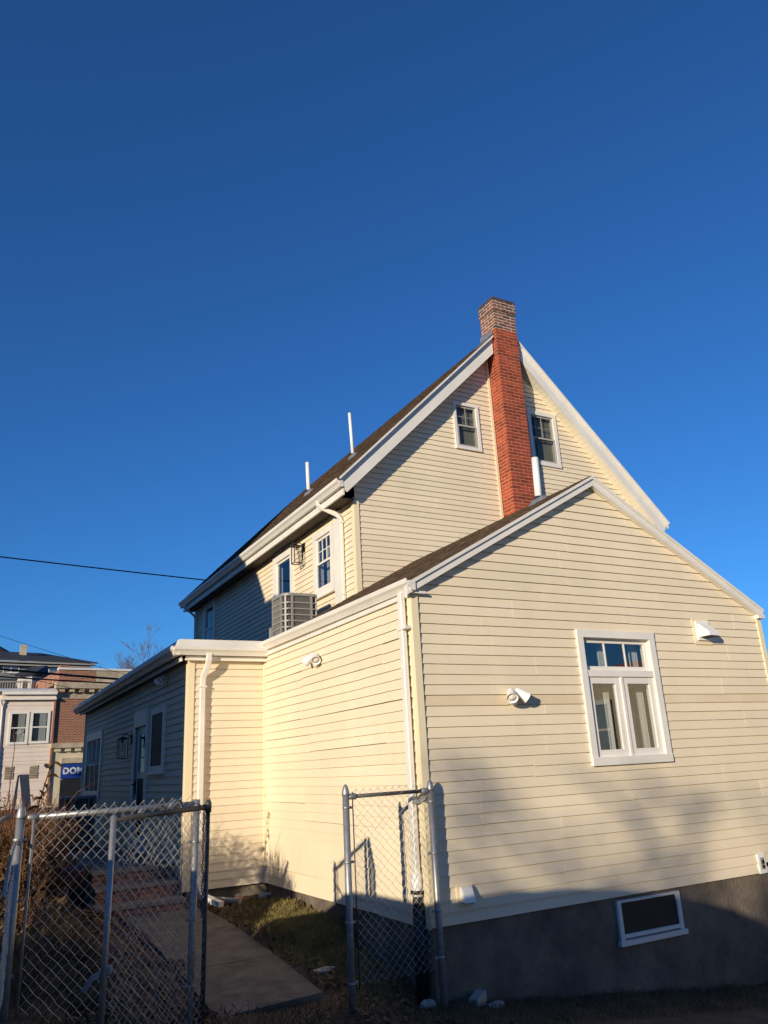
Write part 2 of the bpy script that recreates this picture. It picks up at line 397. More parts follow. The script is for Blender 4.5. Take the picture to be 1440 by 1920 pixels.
    ib.poly([P(i0 - e, -0.125, j0 - e), P(i1 + e, -0.125, j0 - e), P(i1 + e, dpt, j0 - e), P(i0 - e, dpt, j0 - e)])
    ib.poly([P(i0 - e, -0.125, j1 + e), P(i1 + e, -0.125, j1 + e), P(i1 + e, dpt, j1 + e), P(i0 - e, dpt, j1 + e)])
    ib.build('room_interior', 'dark', win)
    if curtain:
        for (f0, f1, zf, cm) in curtain:
            g = MB(); x0 = i0 + (i1 - i0) * f0; x1 = i0 + (i1 - i0) * f1; N = 24
            for k in range(N):
                xa = x0 + (x1 - x0) * k / N; xb = x0 + (x1 - x0) * (k + 1) / N
                am = .002 if cm == 'blind' else .02; da = cdep + am * math.sin(k * 1.7); db = cdep + am * math.sin((k + 1) * 1.7)
                zlow = j0 + (j1 - j0) * zf
                g.poly([P(xa, da, zlow), P(xb, db, zlow), P(xb, db, j1 + 0.05), P(xa, da, j1 + 0.05)], True)
            g.build('curtain', cm, win)
    return (i0 - 0.02, i1 + 0.02, j0 - 0.02, j1 + 0.02)

# --- windows first (their openings are cut from the walls)
op_front = [window(FW, 2.10, 3.30, 1.28, 2.745, casing=0.085, kind='casement', sill=False, pmat='glassf', curtain=[(0.0, 0.10, 0.0, 'curtain'), (0.40, 0.47, 0.0, 'curtain'), (0.88, 1.0, 0.0, 'curtain')], label='white two-sash casement window with three-light transom above')]
op_mg = [window(MG, 3.72, 4.30, 6.92, 7.885, casing=0.06, cols=2, sill=False, pmat='glass3', mun='acgrey', mw=.006, sm='sashgrey', sw=.032, cdep=-.075, curtain=[(0.0, 1.0, 0.02, 'blind')], label='small attic window left of the brick chimney'),
         window(MG, 5.50, 6.23, 6.86, 8.03, casing=0.08, cols=2, sill=False, pmat='glass3', mun='acgrey', mw=.006, sm='sashgrey', sw=.032, cdep=-.075, curtain=[(0.3, 1.0, 0.0, 'blind')], label='small attic window right of the brick chimney')]
op_ml = [window(ML, 5.13, 6.02, 4.30, 5.50, casing=0.12, cols=3, curtain=[(0.0, 0.12, 0.0, 'curtain'), (0.75, 1.0, 0.0, 'curtain')], label='upper window beside the downspout with six small top panes'),
         window(ML, 7.00, 8.09, 3.55, 5.74, casing=0.15, cols=0, extra_top=0.14, curtain=[(0.0, 0.6, 0.0, 'curtain')], label='tall upper window behind the black lantern'),
         window(ML, 12.25, 13.26, 4.25, 5.66, casing=0.12, cols=0, curtain=[(0.3, 1.0, 0.0, 'curtain')], label='shaded upper window at the far end of the house')]
op_ls = [window(LS, 5.56, 6.47, 1.50, 2.46, casing=0.09, cols=0, screen=True, label='dark screened window beside the side door'),
         window(LS, 11.1, 13.2, 1.08, 2.43, casing=0.14, kind='triple', label='triple window at the far end of the low wing')]
# --- side door: frame is the part, leaf and pane and handle its sub-parts
def side_door():
    fr = LS; a0, a1, c0, c1 = 6.70, 7.80, 0.33, 2.52; mb = MB()
    fr.box(mb, a0, a0 + .1, 0, .045, c0, c1); fr.box(mb, a1 - .1, a1, 0, .045, c0, c1); fr.box(mb, a0 + .1, a1 - .1, 0, .05, c1 - .26, c1)
    fr.box(mb, a0 + .1, a1 - .1, -.1, .0, c1 - .27, c1 - .25)
    d = mb.build('door', 'white', house, label='white side door with glazed upper half')
    l_ = MB(); x0, x1 = a0 + .1, a1 - .1
    fr.box(l_, x0, x0 + .12, -.04, -.005, c0, c1 - .26); fr.box(l_, x1 - .12, x1, -.04, -.005, c0, c1 - .26)
    for z0, z1 in ((c0, c0 + .2), (1.42, 1.52), (c1 - .40, c1 - .26)): fr.box(l_, x0 + .12, x1 - .12, -.039, -.006, z0, z1)
    l_.build('door_leaf', 'white', d)
    p_ = MB(); p_.poly([fr.p(x0 + .12, -.02, 1.52), fr.p(x1 - .12, -.02, 1.52), fr.p(x1 - .12, -.02, c1 - .4), fr.p(x0 + .12, -.02, c1 - .4)]); p_.build('pane', 'glass', d)
    p_ = MB(); fr.box(p_, x0 + .12, x1 - .12, -.03, -.018, c0 + .2, 1.42); p_.build('kick_panel', 'screen', d)
    g = MB(); fr.box(g, x1 - .09, x1 - .03, -.004, .012, 1.17, 1.40); g.sweep([fr.p(x1 - .06, .012, 1.33), fr.p(x1 - .06, .06, 1.33), fr.p(x1 - .16, .06, 1.33)], .011); g.build('handle', 'black', d)
    ib = MB(); fr.box(ib, x0 - .1, x1 + .1, -1.0, -.12, c0, c1); ib.build('room_interior', 'dark', d)
    return (a0 + .1, a1 - .1, c0, c1 - .26)
op_ls.append(side_door())

ZA_W, MIDW = 4.60, 2.606            # wing gable apex of the wall
wall_f = make_wall(FW, 'cream clapboard gable wall of the near wing', 0.0, 4.52, lim_gable(0, 5.32, 3.13, MIDW, 4.56), op_front, seams=2.1, mat_rows=(19,), seed=3, wob=0.0025)
wall_s = make_wall(SW, 'cream clapboard long wall of the near wing', 0.0, 3.15, lim_rect(0, 4.32), [], seams=2.3, seed=4, wob=0.006)
wall_lf = make_wall(LF, 'short sunlit wall between the two low wings', 0.0, 3.02, lim_rect(-1.115, 0), [], seed=5)
wall_ls = make_wall(LS, 'shaded long wall of the low flat-roofed wing', 0.0, 3.0, lim_rect(4.32, 13.7), op_ls, seed=6)
wall_mg = make_wall(MG, 'tall gable wall of the main house', 3.048, 9.52, lim_gable(1.58, 8.346, 5.95, 4.963, 9.33), op_mg, seed=8, course0=4, seams=3.9)
wall_ml = make_wall(ML, 'upper side wall of the main house', 3.048, 5.70, lim_rect(4.32, 14.2), op_ml, seed=9, course0=1, seams=3.4)
corner_post(wall_f, 0, 0, 0.0, 3.03); corner_post(wall_f, 5.32, 0, 0.0, 3.05, sx=1)
corner_post(wall_mg, 1.58, 4.32, 3.9, 5.64, wdt=0.10); corner_post(wall_lf, -1.115, 4.32, -0.02, 2.97, wdt=0.10)
corner_post(wall_ls, -1.115, 13.7, -0.02, 2.97, sy=1, wdt=0.1)
g = MB(); g.box((-0.032, 4.27, -0.02), (-0.005, 4.315, 2.95)); g.build('inside_corner', 'post', wall_lf)
g = MB(); g.box((4.60, 4.285, 5.3), (4.655, 4.30, 8.9)); g.build('channel_trim', 'post', wall_mg)
# plain far sides so that the building is closed
for pts in ([(5.32, 0.002, 0), (5.32, 4.32, 0), (5.32, 4.32, 3.14), (5.32, 0.002, 3.14)],):
    g = MB(); g.poly(pts); g.build('wall', 'siding', house, label='hidden right wall of the near wing')
g = MB(); g.poly([(8.346, 4.322, -1), (8.346, 14.2, -1), (8.346, 14.2, 5.95), (8.346, 4.322, 5.95)]); g.poly([(1.582, 14.2, -1), (8.346, 14.2, -1), (8.346, 14.2, 5.95), (4.963, 14.2, 9.33), (1.582, 14.2, 5.95)])
g.poly([(8.346, 4.322, -1), (5.32, 4.322, -1), (5.32, 4.322, 3.05), (8.346, 4.322, 3.05)]); g.poly([(-1.113, 13.7, 0), (1.58, 13.7, 0), (1.58, 13.7, 3), (-1.113, 13.7, 3)])
g.build('wall', 'siding', house, label='hidden rear and right walls of the main house')

# --- foundation
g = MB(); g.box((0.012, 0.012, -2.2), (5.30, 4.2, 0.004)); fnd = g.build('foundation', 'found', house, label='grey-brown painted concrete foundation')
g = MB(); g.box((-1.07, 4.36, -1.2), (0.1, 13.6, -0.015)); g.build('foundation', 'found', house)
# basement window (foundation > sub-parts)
def basement_window():
    fr = FW; mb = MB(); b0, b1 = -0.012, 0.02
    fr.box(mb, 2.20, 2.25, b0, b1, -.40, -.035); fr.box(mb, 3.05, 3.10, b0, b1, -.40, -.035); fr.box(mb, 2.25, 3.05, b0, b1 - .002, -.385, -.35); fr.box(mb, 2.25, 3.05, b0, b1 - .002, -.06, -.035)
    w_ = mb.build('basement_window', 'white', house, label='dark basement window with white frame and sill')
    s_ = MB(); fr.box(s_, 2.18, 3.13, b0, .035, -.45, -.402); s_.build('sill', 'white', w_)
    p_ = MB(); fr.box(p_, 2.25, 3.05, b0, -.004, -.35, -.06); p_.build('pane', 'screen', w_)
basement_window()

# --- roofs
def shingles(roof, o, du, dv, nrm, L, H, expo=0.143, tab=0.305, th=0.008, seed=1):
    """courses of tabs laid up a slope: du along the eave, dv up the slope"""
    rnd = random.Random(seed); o = Vector(o); du = Vector(du).normalized(); dv = Vector(dv).normalized(); nrm = Vector(nrm).normalized(); mb = MB()
    n = int(H / expo)
    for r in range(n + 1):
        v0 = r * expo; v1 = min(v0 + expo * 1.06, H)
        if v1 - v0 < 0.02: continue
        a = -rnd.uniform(0, tab)
        while a < L:
            b = a + tab * rnd.choice((0.55, 0.8, 1.0, 1.2)); a0 = max(a, 0); a1 = min(b - 0.005, L)
            if a1 - a0 > 0.02:
                h = th * rnd.uniform(0.8, 1.6); q0 = v0 - rnd.uniform(0, 0.006)
                P = lambda x, y, z: o + du * x + dv * y + nrm * z
                mb.hexa([P(a0, q0, .001), P(a1, q0, .001), P(a1, v1, -.0), P(a0, v1, -.0), P(a0, q0, h), P(a1, q0, h), P(a1, v1, .002), P(a0, v1, .002)])
            a = b
    return mb.build('shingles', 'shingle', roof, kind='stuff')

# near wing gable roof: top surface z = 4.64 - .557 |x - 2.606|
SLW = 0.557
def zw(x): return 4.64 - SLW * abs(x - MIDW)
xl, xr, y0, y1 = -0.06, 5.345, -0.10, 4.315
g = MB(); T = 0.03
g.prism([(xl, y0, zw(xl)), (MIDW, y0, zw(MIDW)), (xr, y0, zw(xr)), (xr, y0, zw(xr) - T), (MIDW, y0, zw(MIDW) - T), (xl, y0, zw(xl) - T)], (0, y1 - y0, 0))
roof_w = g.build('roof', 'shingle', house, label='brown shingled roof of the near wing')
Lw = y1 - y0; Hl = math.hypot(MIDW - xl, zw(MIDW) - zw(xl)); Hr = math.hypot(xr - MIDW, zw(MIDW) - zw(xr))
shingles(roof_w, (xl, y0, zw(xl)), (0, 1, 0), (1, 0, SLW), (-SLW, 0, 1), Lw, Hl, seed=1)
shingles(roof_w, (xr, y0, zw(xr)), (0, 1, 0), (-1, 0, SLW), (SLW, 0, 1), Lw, Hr, seed=2)
for side in (-1, 1):      # rake trim: drip strip, board, inner strip
    xe = -0.10 if side < 0 else 5.335
    def Q(x, dz): return (x, zw(x) + dz)
    for nm, d0, d1, ya, yb in (('drip_edge', -0.042, -0.004, -0.112, -0.03), ('rake_board', -0.125, -0.043, -0.093, -0.022)):
        g = MB(); (xa, za), (xb, zb) = Q(xe, d0), Q(MIDW, d0); (xc, zc), (xd, zd) = Q(MIDW, d1), Q(xe, d1)
        g.prism([(xa, ya, za), (xb, ya, zb), (xc, ya, zc), (xd, ya, zd)], (0, yb - ya, 0)); g.build(nm, 'white', roof_w)
# small returns at the eaves
g = MB(); g.box((-0.06, -0.075, 3.032), (0.13, -0.02, 3.055)); g.box((-.05, -.09, 3.056), (.02, -.03, 3.12)); g.build('eave_return', 'white', roof_w)
g = MB(); g.box((5.25, -0.08, 3.00), (5.38, 0.0, 3.05)); g.build('eave_return', 'white', roof_w)

GPROF = [(0, 0), (0.055, 0), (0.062, 0.015), (0.082, 0.045), (0.108, 0.07), (0.112, 0.10), (0.112, 0.115), (0.10, 0.115), (0.098, 0.095), (0.012, 0.095), (0.0, 0.115)]
def gutter(parent, p0, p1, nout, name='gutter', s=1.0, m='white'):
    g = MB(); p0 = Vector(p0); p1 = Vector(p1); nout = Vector(nout)
    g.prism([p0 + nout * (a * s) + Z * (b * s) for a, b in GPROF], p1 - p0); return g.build(name, m, parent)
gutter(roof_w, (-0.012, -0.11, 3.055), (-0.012, 4.17, 3.085), (-1, 0, 0))
g = MB(); g.box((-0.045, -0.02, 3.005), (-0.004, 4.28, 3.052)); g.build('fascia', 'white', roof_w)

# main roof, 45 degrees
XC, ZC = 4.963, 9.70
def zm(x): return ZC - abs(x - XC)
xe0, xe1, ym0, ym1 = 1.17, 8.756, 4.035, 14.32
g = MB(); T = 0.045
g.prism([(xe0, ym0, zm(xe0)), (XC, ym0, ZC), (xe1, ym0, zm(xe1)), (xe1 - .0, ym0, zm(xe1) - T), (XC, ym0, ZC - T), (xe0, ym0, zm(xe0) - T)], (0, ym1 - ym0, 0))
roof_m = g.build('roof', 'shingle', house, label='steep brown shingled roof of the main house')
Hm = (XC - xe0) * math.sqrt(2)
shingles(roof_m, (xe0, ym0, zm(xe0)), (0, 1, 0), (1, 0, 1), (-1, 0, 1), ym1 - ym0, Hm, seed=3)
shingles(roof_m, (xe1, ym0, zm(xe1)), (0, 1, 0), (-1, 0, 1), (1, 0, 1), ym1 - ym0, Hm, seed=4)
def rake(sgn, xa, xb):     # xa eave end, xb chimney end
    def L(x, d): return zm(x) + d
    for nm, d0, d1, ya, yb in (('drip_edge', -0.05, -0.006, 4.012, 4.10), ('rake_trim', -0.135, -0.052, 4.055, 4.10), ('rake_board', -0.385, -0.1, 4.068, 4.095)):
        g = MB()
        top_e = xa; bot_e = xa - sgn * (d0) * 0.5
        if nm == 'rake_board': pts = [(xa + sgn * 0.055, ya, L(xa + sgn * .055, d1)), (xb, ya, L(xb, d1)), (xb, ya, L(xb, d0)), (xa + sgn * 0.165, ya, L(xa + sgn * .165, d0))]
        else: pts = [(xa, ya, L(xa, d1)), (xb, ya, L(xb, d1)), (xb, ya, L(xb, d0)), (xa + sgn * 0.02, ya, L(xa + sgn * .02, d0))]
        g.prism(pts, (0, yb - ya, 0)); g.build(nm, 'white', roof_m)
    # boxed soffit, panel by panel
    n = 42; xs = [xa + sgn * 0.16 + (xb - xa - sgn * 0.16) * k / n for k in range(n + 1)]
    for k in range(n):
        g = MB(); x0, x1 = xs[k] + sgn * .004, xs[k + 1] - sgn * .004; d = -0.365; dd = -0.353
        g.prism([(x0, 4.094, L(x0, d)), (x1, 4.094, L(x1, d)), (x1, 4.094, L(x1, dd)), (x0, 4.094, L(x0, dd))], (0, 0.225, 0)); g.build('soffit_panel', 'soffit', roof_m)
rake(1, xe0, 4.64); rake(-1, xe1, 5.235)
g = MB()
for sgn, xa, xb in ((1, xe0 + .12, 4.64), (-1, xe1 - .12, 5.235)):
    g.prism([(xa, 4.10, zm(xa) - .34), (xb, 4.10, zm(xb) - .34), (xb, 4.10, zm(xb) - .06), (xa, 4.10, zm(xa) - .06)], (0, 0.2, 0))
g.build('rake_blocking', 'backing', roof_m)
# eaves along the left side
g = MB(); g.box((1.265, 4.10, 5.64), (1.295, 14.25, 5.85)); g.build('fascia', 'white', roof_m)
g = MB(); g.box((1.296, 4.30, 5.655), (1.56, 14.24, 5.67)); g.build('eave_soffit', 'shade_soffit', roof_m)
g = MB(); g.box((8.60, 4.10, 5.64), (8.63, 14.25, 5.85)); g.box((8.35, 4.11, 5.655), (8.6, 14.24, 5.67)); g.build('fascia', 'white', roof_m)
gutter(roof_m, (1.263, 4.06, 5.765), (1.263, 14.30, 5.765), (-1, 0, 0), s=1.15)
g = MB(); g.prism([(1.2, 14.22, 5.72), (XC, 14.22, 9.4), (XC, 14.22, 9.66), (1.2, 14.22, 5.9)], (0, .05, 0)); g.build('rake_board', 'white', roof_m)

# flat roof of the low wing
g = MB(); g.box((-1.29, 4.19, 3.05), (1.575, 13.88, 3.19)); roof_l = g.build('roof', 'slate', house, label='flat roof of the low wing')
g = MB()       # gravel-stop band, mitred at the corner
g.prism([(-1.33, 4.15, 3.115), (0.05, 4.15, 3.115), (0.05, 4.15, 3.215), (-1.30, 4.18, 3.215)], (0, 0.03, 0)); g.build('roof_edge_band', 'white', roof_l)
g = MB(); g.prism([(-1.33, 4.152, 3.113), (-1.33, 13.9, 3.09), (-1.30, 13.9, 3.19), (-1.30, 4.182, 3.213)], (0.03, 0, 0)); g.build('roof_edge_band', 'white', roof_l)
gutter(roof_l, (-1.385, 4.20, 2.995), (0.02, 4.20, 2.995), (0, -1, 0))
gutter(roof_l, (-1.29, 4.13, 2.992), (-1.29, 13.95, 2.962), (-1, 0, 0), s=1.05)
g = MB(); g.box((-1.2, 4.215, 2.93), (-0.01, 4.24, 2.99)); g.box((-1.2, 4.241, 2.95), (-0.01, 4.315, 2.962)); g.build('fascia', 'white', roof_l)
g = MB(); g.box((-1.26, 4.25, 2.92), (-1.235, 13.85, 2.985)); g.build('fascia', 'white', roof_l)
g = MB(); g.box((-1.234, 4.26, 2.945), (-1.10, 13.84, 2.957)); g.build('eave_soffit', 'shade_soffit', roof_l)

# --- downspouts
def downspout(parent, pts, ref, wdt=0.075, dep=0.055, straps=(), label=None, name='downspout'):
    g = MB(); a, b = wdt / 2, dep / 2; c = 0.008
    g.sweep(pts, 0, ref=ref, prof=[(-a, -b + c), (-a + c, -b), (a - c, -b), (a, -b + c), (a, b - c), (a - c, b), (-a + c, b), (-a, b - c)], smooth=False)
    o = g.build(name, 'white', parent, label=label); return o
ds1 = downspout(house, [(-0.075, 0.09, 3.06), (-0.07, 0.10, 2.9), (-0.065, 0.115, 0.40)], (1, 0, 0), label='white downspout at the near corner')
g = MB(); g.box((-0.105, -0.02, 2.68), (-0.02, 0.16, 2.71)); g.build('strap', 'white', ds1)
g = MB(); g.sweep([(-0.065, 0.115, 0.44), (-0.065, 0.115, 0.25)], 0.05, n=12); g.build('sleeve', 'pvc', ds1)
g = MB(); g.sweep([(-0.065, 0.115, 0.30), (-0.066, 0.115, 0.27)], 0.062, n=12); g.build('clamp', 'black', ds1)
g = MB(); g.sweep([(-0.065, 0.115, 0.16), (-0.067, 0.115, -0.2), (-0.07, 0.115, -0.7)], 0.058, n=12); g.sweep([(-0.065, 0.115, 0.255), (-0.067, 0.115, 0.15)], 0.045, n=12); g.build('drain_pipe', 'blackplastic', ds1)
ds2 = downspout(house, [(-0.885, 4.145, 3.02), (-0.888, 4.145, 2.93), (-0.90, 4.18, 2.83), (-0.935, 4.25, 2.70), (-0.938, 4.262, 2.60), (-0.938, 4.262, 0.2), (-0.93, 4.2, 0.02), (-0.92, 4.1, -0.06)], (0, 1, 0), label='white downspout on the low wing')
g = MB(); g.box((-0.99, 4.225, 2.56), (-0.885, 4.298, 2.585)); g.build('strap', 'white', ds2)
ds3 = downspout(house, [(1.20, 4.99, 5.80), (1.21, 4.98, 5.72), (1.28, 4.92, 5.66), (1.46, 4.78, 5.53), (1.515, 4.745, 5.44), (1.52, 4.74, 5.3), (1.52, 4.74, 4.02)], (1, 0, 0), label='curved white downspout below the main eave')
g = MB(); g.box((1.49, 4.69, 5.36), (1.555, 4.79, 5.385)); g.build('strap', 'white', ds3)
g = MB(); g.box((1.49, 4.69, 4.12), (1.555, 4.79, 4.145)); g.build('strap', 'white', ds3)
g = MB(); fr = ML; fr.box(g, 4.84, 5.08, 0.0, 0.05, 3.95, 5.64); g.build('trim_board', 'white', wall_ml, label='wide white vertical board beside the downspout')
ds4 = downspout(house, [(1.20, 13.9, 5.80), (1.21, 13.9, 5.7), (1.5, 13.98, 5.5), (1.53, 13.98, 5.4), (1.53, 13.98, 3.2)], (1, 0, 0), label='shaded downspout at the far corner')

# --- chimney
def chimney():
    x0, x1, yf, yb = 4.675, 5.20, 3.965, 4.42; zt = 10.25; zp = 9.52; pitch = 0.0677
    g = MB(); g.box((x0 + .0005, yf + .0005, 4.6), (x1 - .0005, yb - .0005, zp)); ch = g.build('chimney', 'pmortar', house, label='tall red painted brick chimney with bare brick head')
    g = MB(); g.box((x0 + .001, yf + .001, zp), (x1 - .001, yb - .001, zt - .31)); g.box((x0 - .015, yf - .015, zt - .31), (x1 + .015, yb + .015, zt - .075)); g.box((x0 + .06, yf + .06, zt - .075), (x1 - .06, yb - .06, zt - .04)); g.build('chimney_head', 'mortar', ch)
    g = MB(); g.box((x0 - .008, yf - .008, zt - .074), (x1 + .008, yb + .008, zt - .02)); g.build('crown_wash', 'sbrick', ch)
    g = MB(); g.box((x0 + .12, yf + .12, zt - .01), (x1 - .12, yb - .12, zt + .03)); g.build('flue', 'sbrick', ch)
    rnd = random.Random(5); n = int((zt - 4.65) / pitch); rest = MB()
    meshes = {}
    def brick(a, b, m, single=True):
        if not single: rest.box(a, b); return
        mb = MB(); mb.box(a, b); mb.build('brick', m, ch)
    for k in range(n):
        z0 = 4.65 + k * pitch + 0.006; z1 = z0 + pitch - 0.0155; zc = (z0 + z1) / 2
        head = zc > zp + rnd.uniform(-.03, .03); e = 0.0035 + (0.016 if zc > zt - 0.32 else 0) - (0 if head else 0.001)
        m_ = 'pbrick'
        if head: m_ = 'sbrick' if zc > zt - 0.14 else ('rbrick' if rnd.random() < 0.65 + (zt - .3 - zc) else 'sbrick')
        if head: z1 -= .002
        single = z0 > 5.62
        W = x1 - x0 + 2 * e; jt = 0.016 if head else 0.013
        off = (0.0, 0.105)[k % 2]
        xs = [x0 - e]; x = x0 - e + (0.205 if k % 2 == 0 else 0.10)
        while x < x1 + e - 0.04: xs.append(x); x += 0.205
        xs.append(x1 + e + jt)
        for xa, xb in zip(xs, xs[1:]):
            j = rnd.uniform(-.0012, .0012)
            mm = m_ if not head else ('sbrick' if zc > zt - .14 or rnd.random() < .3 else 'rbrick')
            brick((xa, yf - e + j, z0), (xb - jt, yf + 0.085 + (0.11 if (k % 2 == 1 and xa < x0) else 0), z1), mm, single)
        # left face (and, above the roof, the rest of the depth)
        ye = 4.315 if zc < 9.35 else yb + e
        ys = [yf + 0.085 + (0.11 if k % 2 == 1 else 0) + jt]; y = ys[0] + (0.205 if k % 2 == 0 else 0.10)
        if k % 2 == 0: y = ys[0] + 0.205
        else: y = ys[0] + 0.205
        while y < ye - 0.03: ys.append(y); y += 0.205
        ys.append(ye + jt)
        for ya, yb_ in zip(ys, ys[1:]):
            brick((x0 - e + rnd.uniform(-.001, .001), ya, z0), (x0 + 0.05, yb_ - jt, z1), m_, single)
        # hidden right and rear faces, joined
        for ya in (yf + 0.095, yf + 0.30):
            rest.box((x1 - .05, ya, z0), (x1 + e, min(ya + .195, yb), z1))
    rest.build('brickwork', 'pbrick', ch, kind='stuff')
    g = MB()
    zr = zm(x0)
    g.prism([(x0 - .02, yf + .10, zr + .015), (x0 - .02, 4.46, zr + .015), (x0 - .02, 4.46, zr + .13), (x0 - .02, yf + .10, zr + .09)], (0.012, 0, 0))
    g.prism([(x0 - .15, 4.05, zm(x0 - .15) + .012), (x0 + .02, 4.05, zm(x0 + .02) + .012), (x0 + .02, 4.5, zm(x0 + .02) + .012), (x0 - .15, 4.5, zm(x0 - .15) + .012)], (0, 0, .01))
    g.build('flashing', 'lead', ch)
chimney()

# --- vent pipes on the roofs
def vent_pipe(base, top, r, nrm, label):
    g = MB(); b = Vector(base); t = Vector(top); g.sweep([b - (t - b).normalized() * 0.1, t], r, n=16); o = g.build('vent_pipe', 'pvc', house, label=label)
    ax = (t - b).normalized()
    g = MB(); g.sweep([b + ax * 0.0, b + ax * 0.07], r + 0.018, n=16, radii=[r + .028, r + .006]); g.build('boot', 'rubber', o)
    g = MB(); n_ = Vector(nrm).normalized(); a = Vector((0, 1, 0)); c = n_.cross(a)
    g.lathe(b - n_ * .02, n_, [(r + .13, .02), (r + .10, .035), (r + .03, .075)], 20); g.build('flashing', 'lead', o)
vent_pipe((2.711, 8.86, 7.45), (2.69, 8.86, 8.20), 0.045, (-1, 0, 1), 'shorter white vent pipe on the main roof')
vent_pipe((2.795, 6.7, 7.53), (2.752, 6.7, 8.52), 0.034, (-1, 0, 1), 'taller thin white vent pipe on the main roof')
vent_pipe((2.56, 0.86, 4.61), (2.578, 0.86, 5.235), 0.047, (-SLW, 0, 1), 'thick white vent pipe at the wing ridge in front of the chimney')

# --- wall fittings that belong to the house
def vent_hood():
    fr = FW; g = MB(); fr.box(g, 4.03, 4.33, 0, .022, 2.63, 2.955); o = g.build('vent_hood', 'post', house, label='white louvred exhaust hood on the gable wall')
    g = MB(); fr.box(g, 4.07, 4.30, .022, .045, 2.68, 2.92); g.build('vent_flange', 'pvc', o)
    g = MB(); x0, x1 = 4.10, 4.28
    P = fr.p
    g.hexa([P(x0, .045, 2.72), P(x1, .045, 2.72), P(x1, .19, 2.72), P(x0, .19, 2.72), P(x0, .045, 2.89), P(x1, .045, 2.89), P(x1, .19, 2.77), P(x0, .19, 2.77)])
    g.build('hood', 'pvc', o, bevel=.004)
    g = MB(); fr.box(g, x0 + .01, x1 - .01, .05, .18, 2.715, 2.719); g.build('opening', 'dark', o)
vent_hood()
def low_vent():
    fr = FW; g = MB(); fr.box(g, .27, .45, 0, .03, .15, .31); o = g.build('dryer_vent', 'post', house, label='small white dryer vent low on the wall')
    g = MB(); P = fr.p
    g.hexa([P(.30, .03, .17), P(.42, .03, .17), P(.42, .12, .17), P(.30, .12, .17), P(.30, .03, .30), P(.42, .03, .30), P(.42, .06, .30), P(.30, .06, .30)]); g.build('hood', 'pvc', o, bevel=.004)
    g = MB(); fr.box(g, .31, .41, .035, .11, .164, .168); g.build('opening', 'dark', o)
low_vent()
def outlet():
    fr = FW; g = MB(); fr.box(g, 4.435, 4.56, 0, .03, -.005, .205); o = g.build('outdoor_outlet', 'pvc', house, label='white outdoor electrical outlet near the foundation')
    g = MB(); fr.box(g, 4.465, 4.53, .03, .036, .04, .165); g.build('cover_plate', 'acgrey', o)
    g = MB(); fr.box(g, 4.485, 4.51, .036, .048, .10, .14); fr.box(g, 4.485, 4.51, .036, .048, .055, .085); g.build('socket', 'black', o)
    g = MB(); g.lathe(fr.p(4.60, 0.0, .08), (0, -1, 0), [(.022, 0), (.022, .07), (.03, .07), (.03, .08)], 12); g.build('hose_bib', 'black', o)
outlet()

# ------------------------------------------------------------------ lamps and machines on the house
def floodlight(fr, a, c, label, dirs, z_sub=0.0):
    base = fr.p(a, 0.018, c); t = thing('floodlight', base, label, 'floodlight', 'white twin-headed floodlights on the walls')
    g = MB(); g.lathe(base, fr.n, [(.05, 0), (.055, .008), (.045, .02), (.02, .026)], 20); g.build('mounting_plate', 'pvc', t)
    g = MB(); g.lathe(base + fr.n * .02 - Z * .06, fr.n * .6 - Z, [(.0, -.02), (.03, 0), (.034, .03), (.02, .05)], 14); g.build('motion_sensor', 'pvc', t)
    for s, d in zip((-1, 1), dirs):
        d = Vector(d).normalized(); el = base + fr.n * .055 + fr.u * (s * .045) + Z * .03
        g = MB(); g.sweep([base + fr.n * .015, base + fr.n * .05 + fr.u * (s * .02), el], .012, n=8); g.build('arm', 'pvc', t)
        g = MB(); g.lathe(el - d * .03, d, [(.018, 0), (.03, .01), (.036, .03), (.048, .08), (.058, .15), (.062, .155), (.056, .15), (.05, .135)], 20); h = g.build('lamp_head', 'pvc', t)
        g = MB(); g.lathe(el + d * .095, d, [(.05, 0), (.045, .012), (.0, .02)], 20); g.build('lens', 'curtain', h)
    return t
floodlight(FW, 1.12, 2.03, 'white twin-headed floodlight on the near gable wall', [(-.45, -.75, -.75), (.75, -.35, -.62)])
floodlight(SW, 2.36, 2.73, 'white twin-headed floodlight under the wing gutter', [(-.25, -.9, -.8), (-.45, .8, -.55)])
floodlight(LS, 5.55, 2.84, 'shaded twin-headed floodlight under the low wing eave', [(-.6, -.5, -.5), (-.6, .5, -.5)])

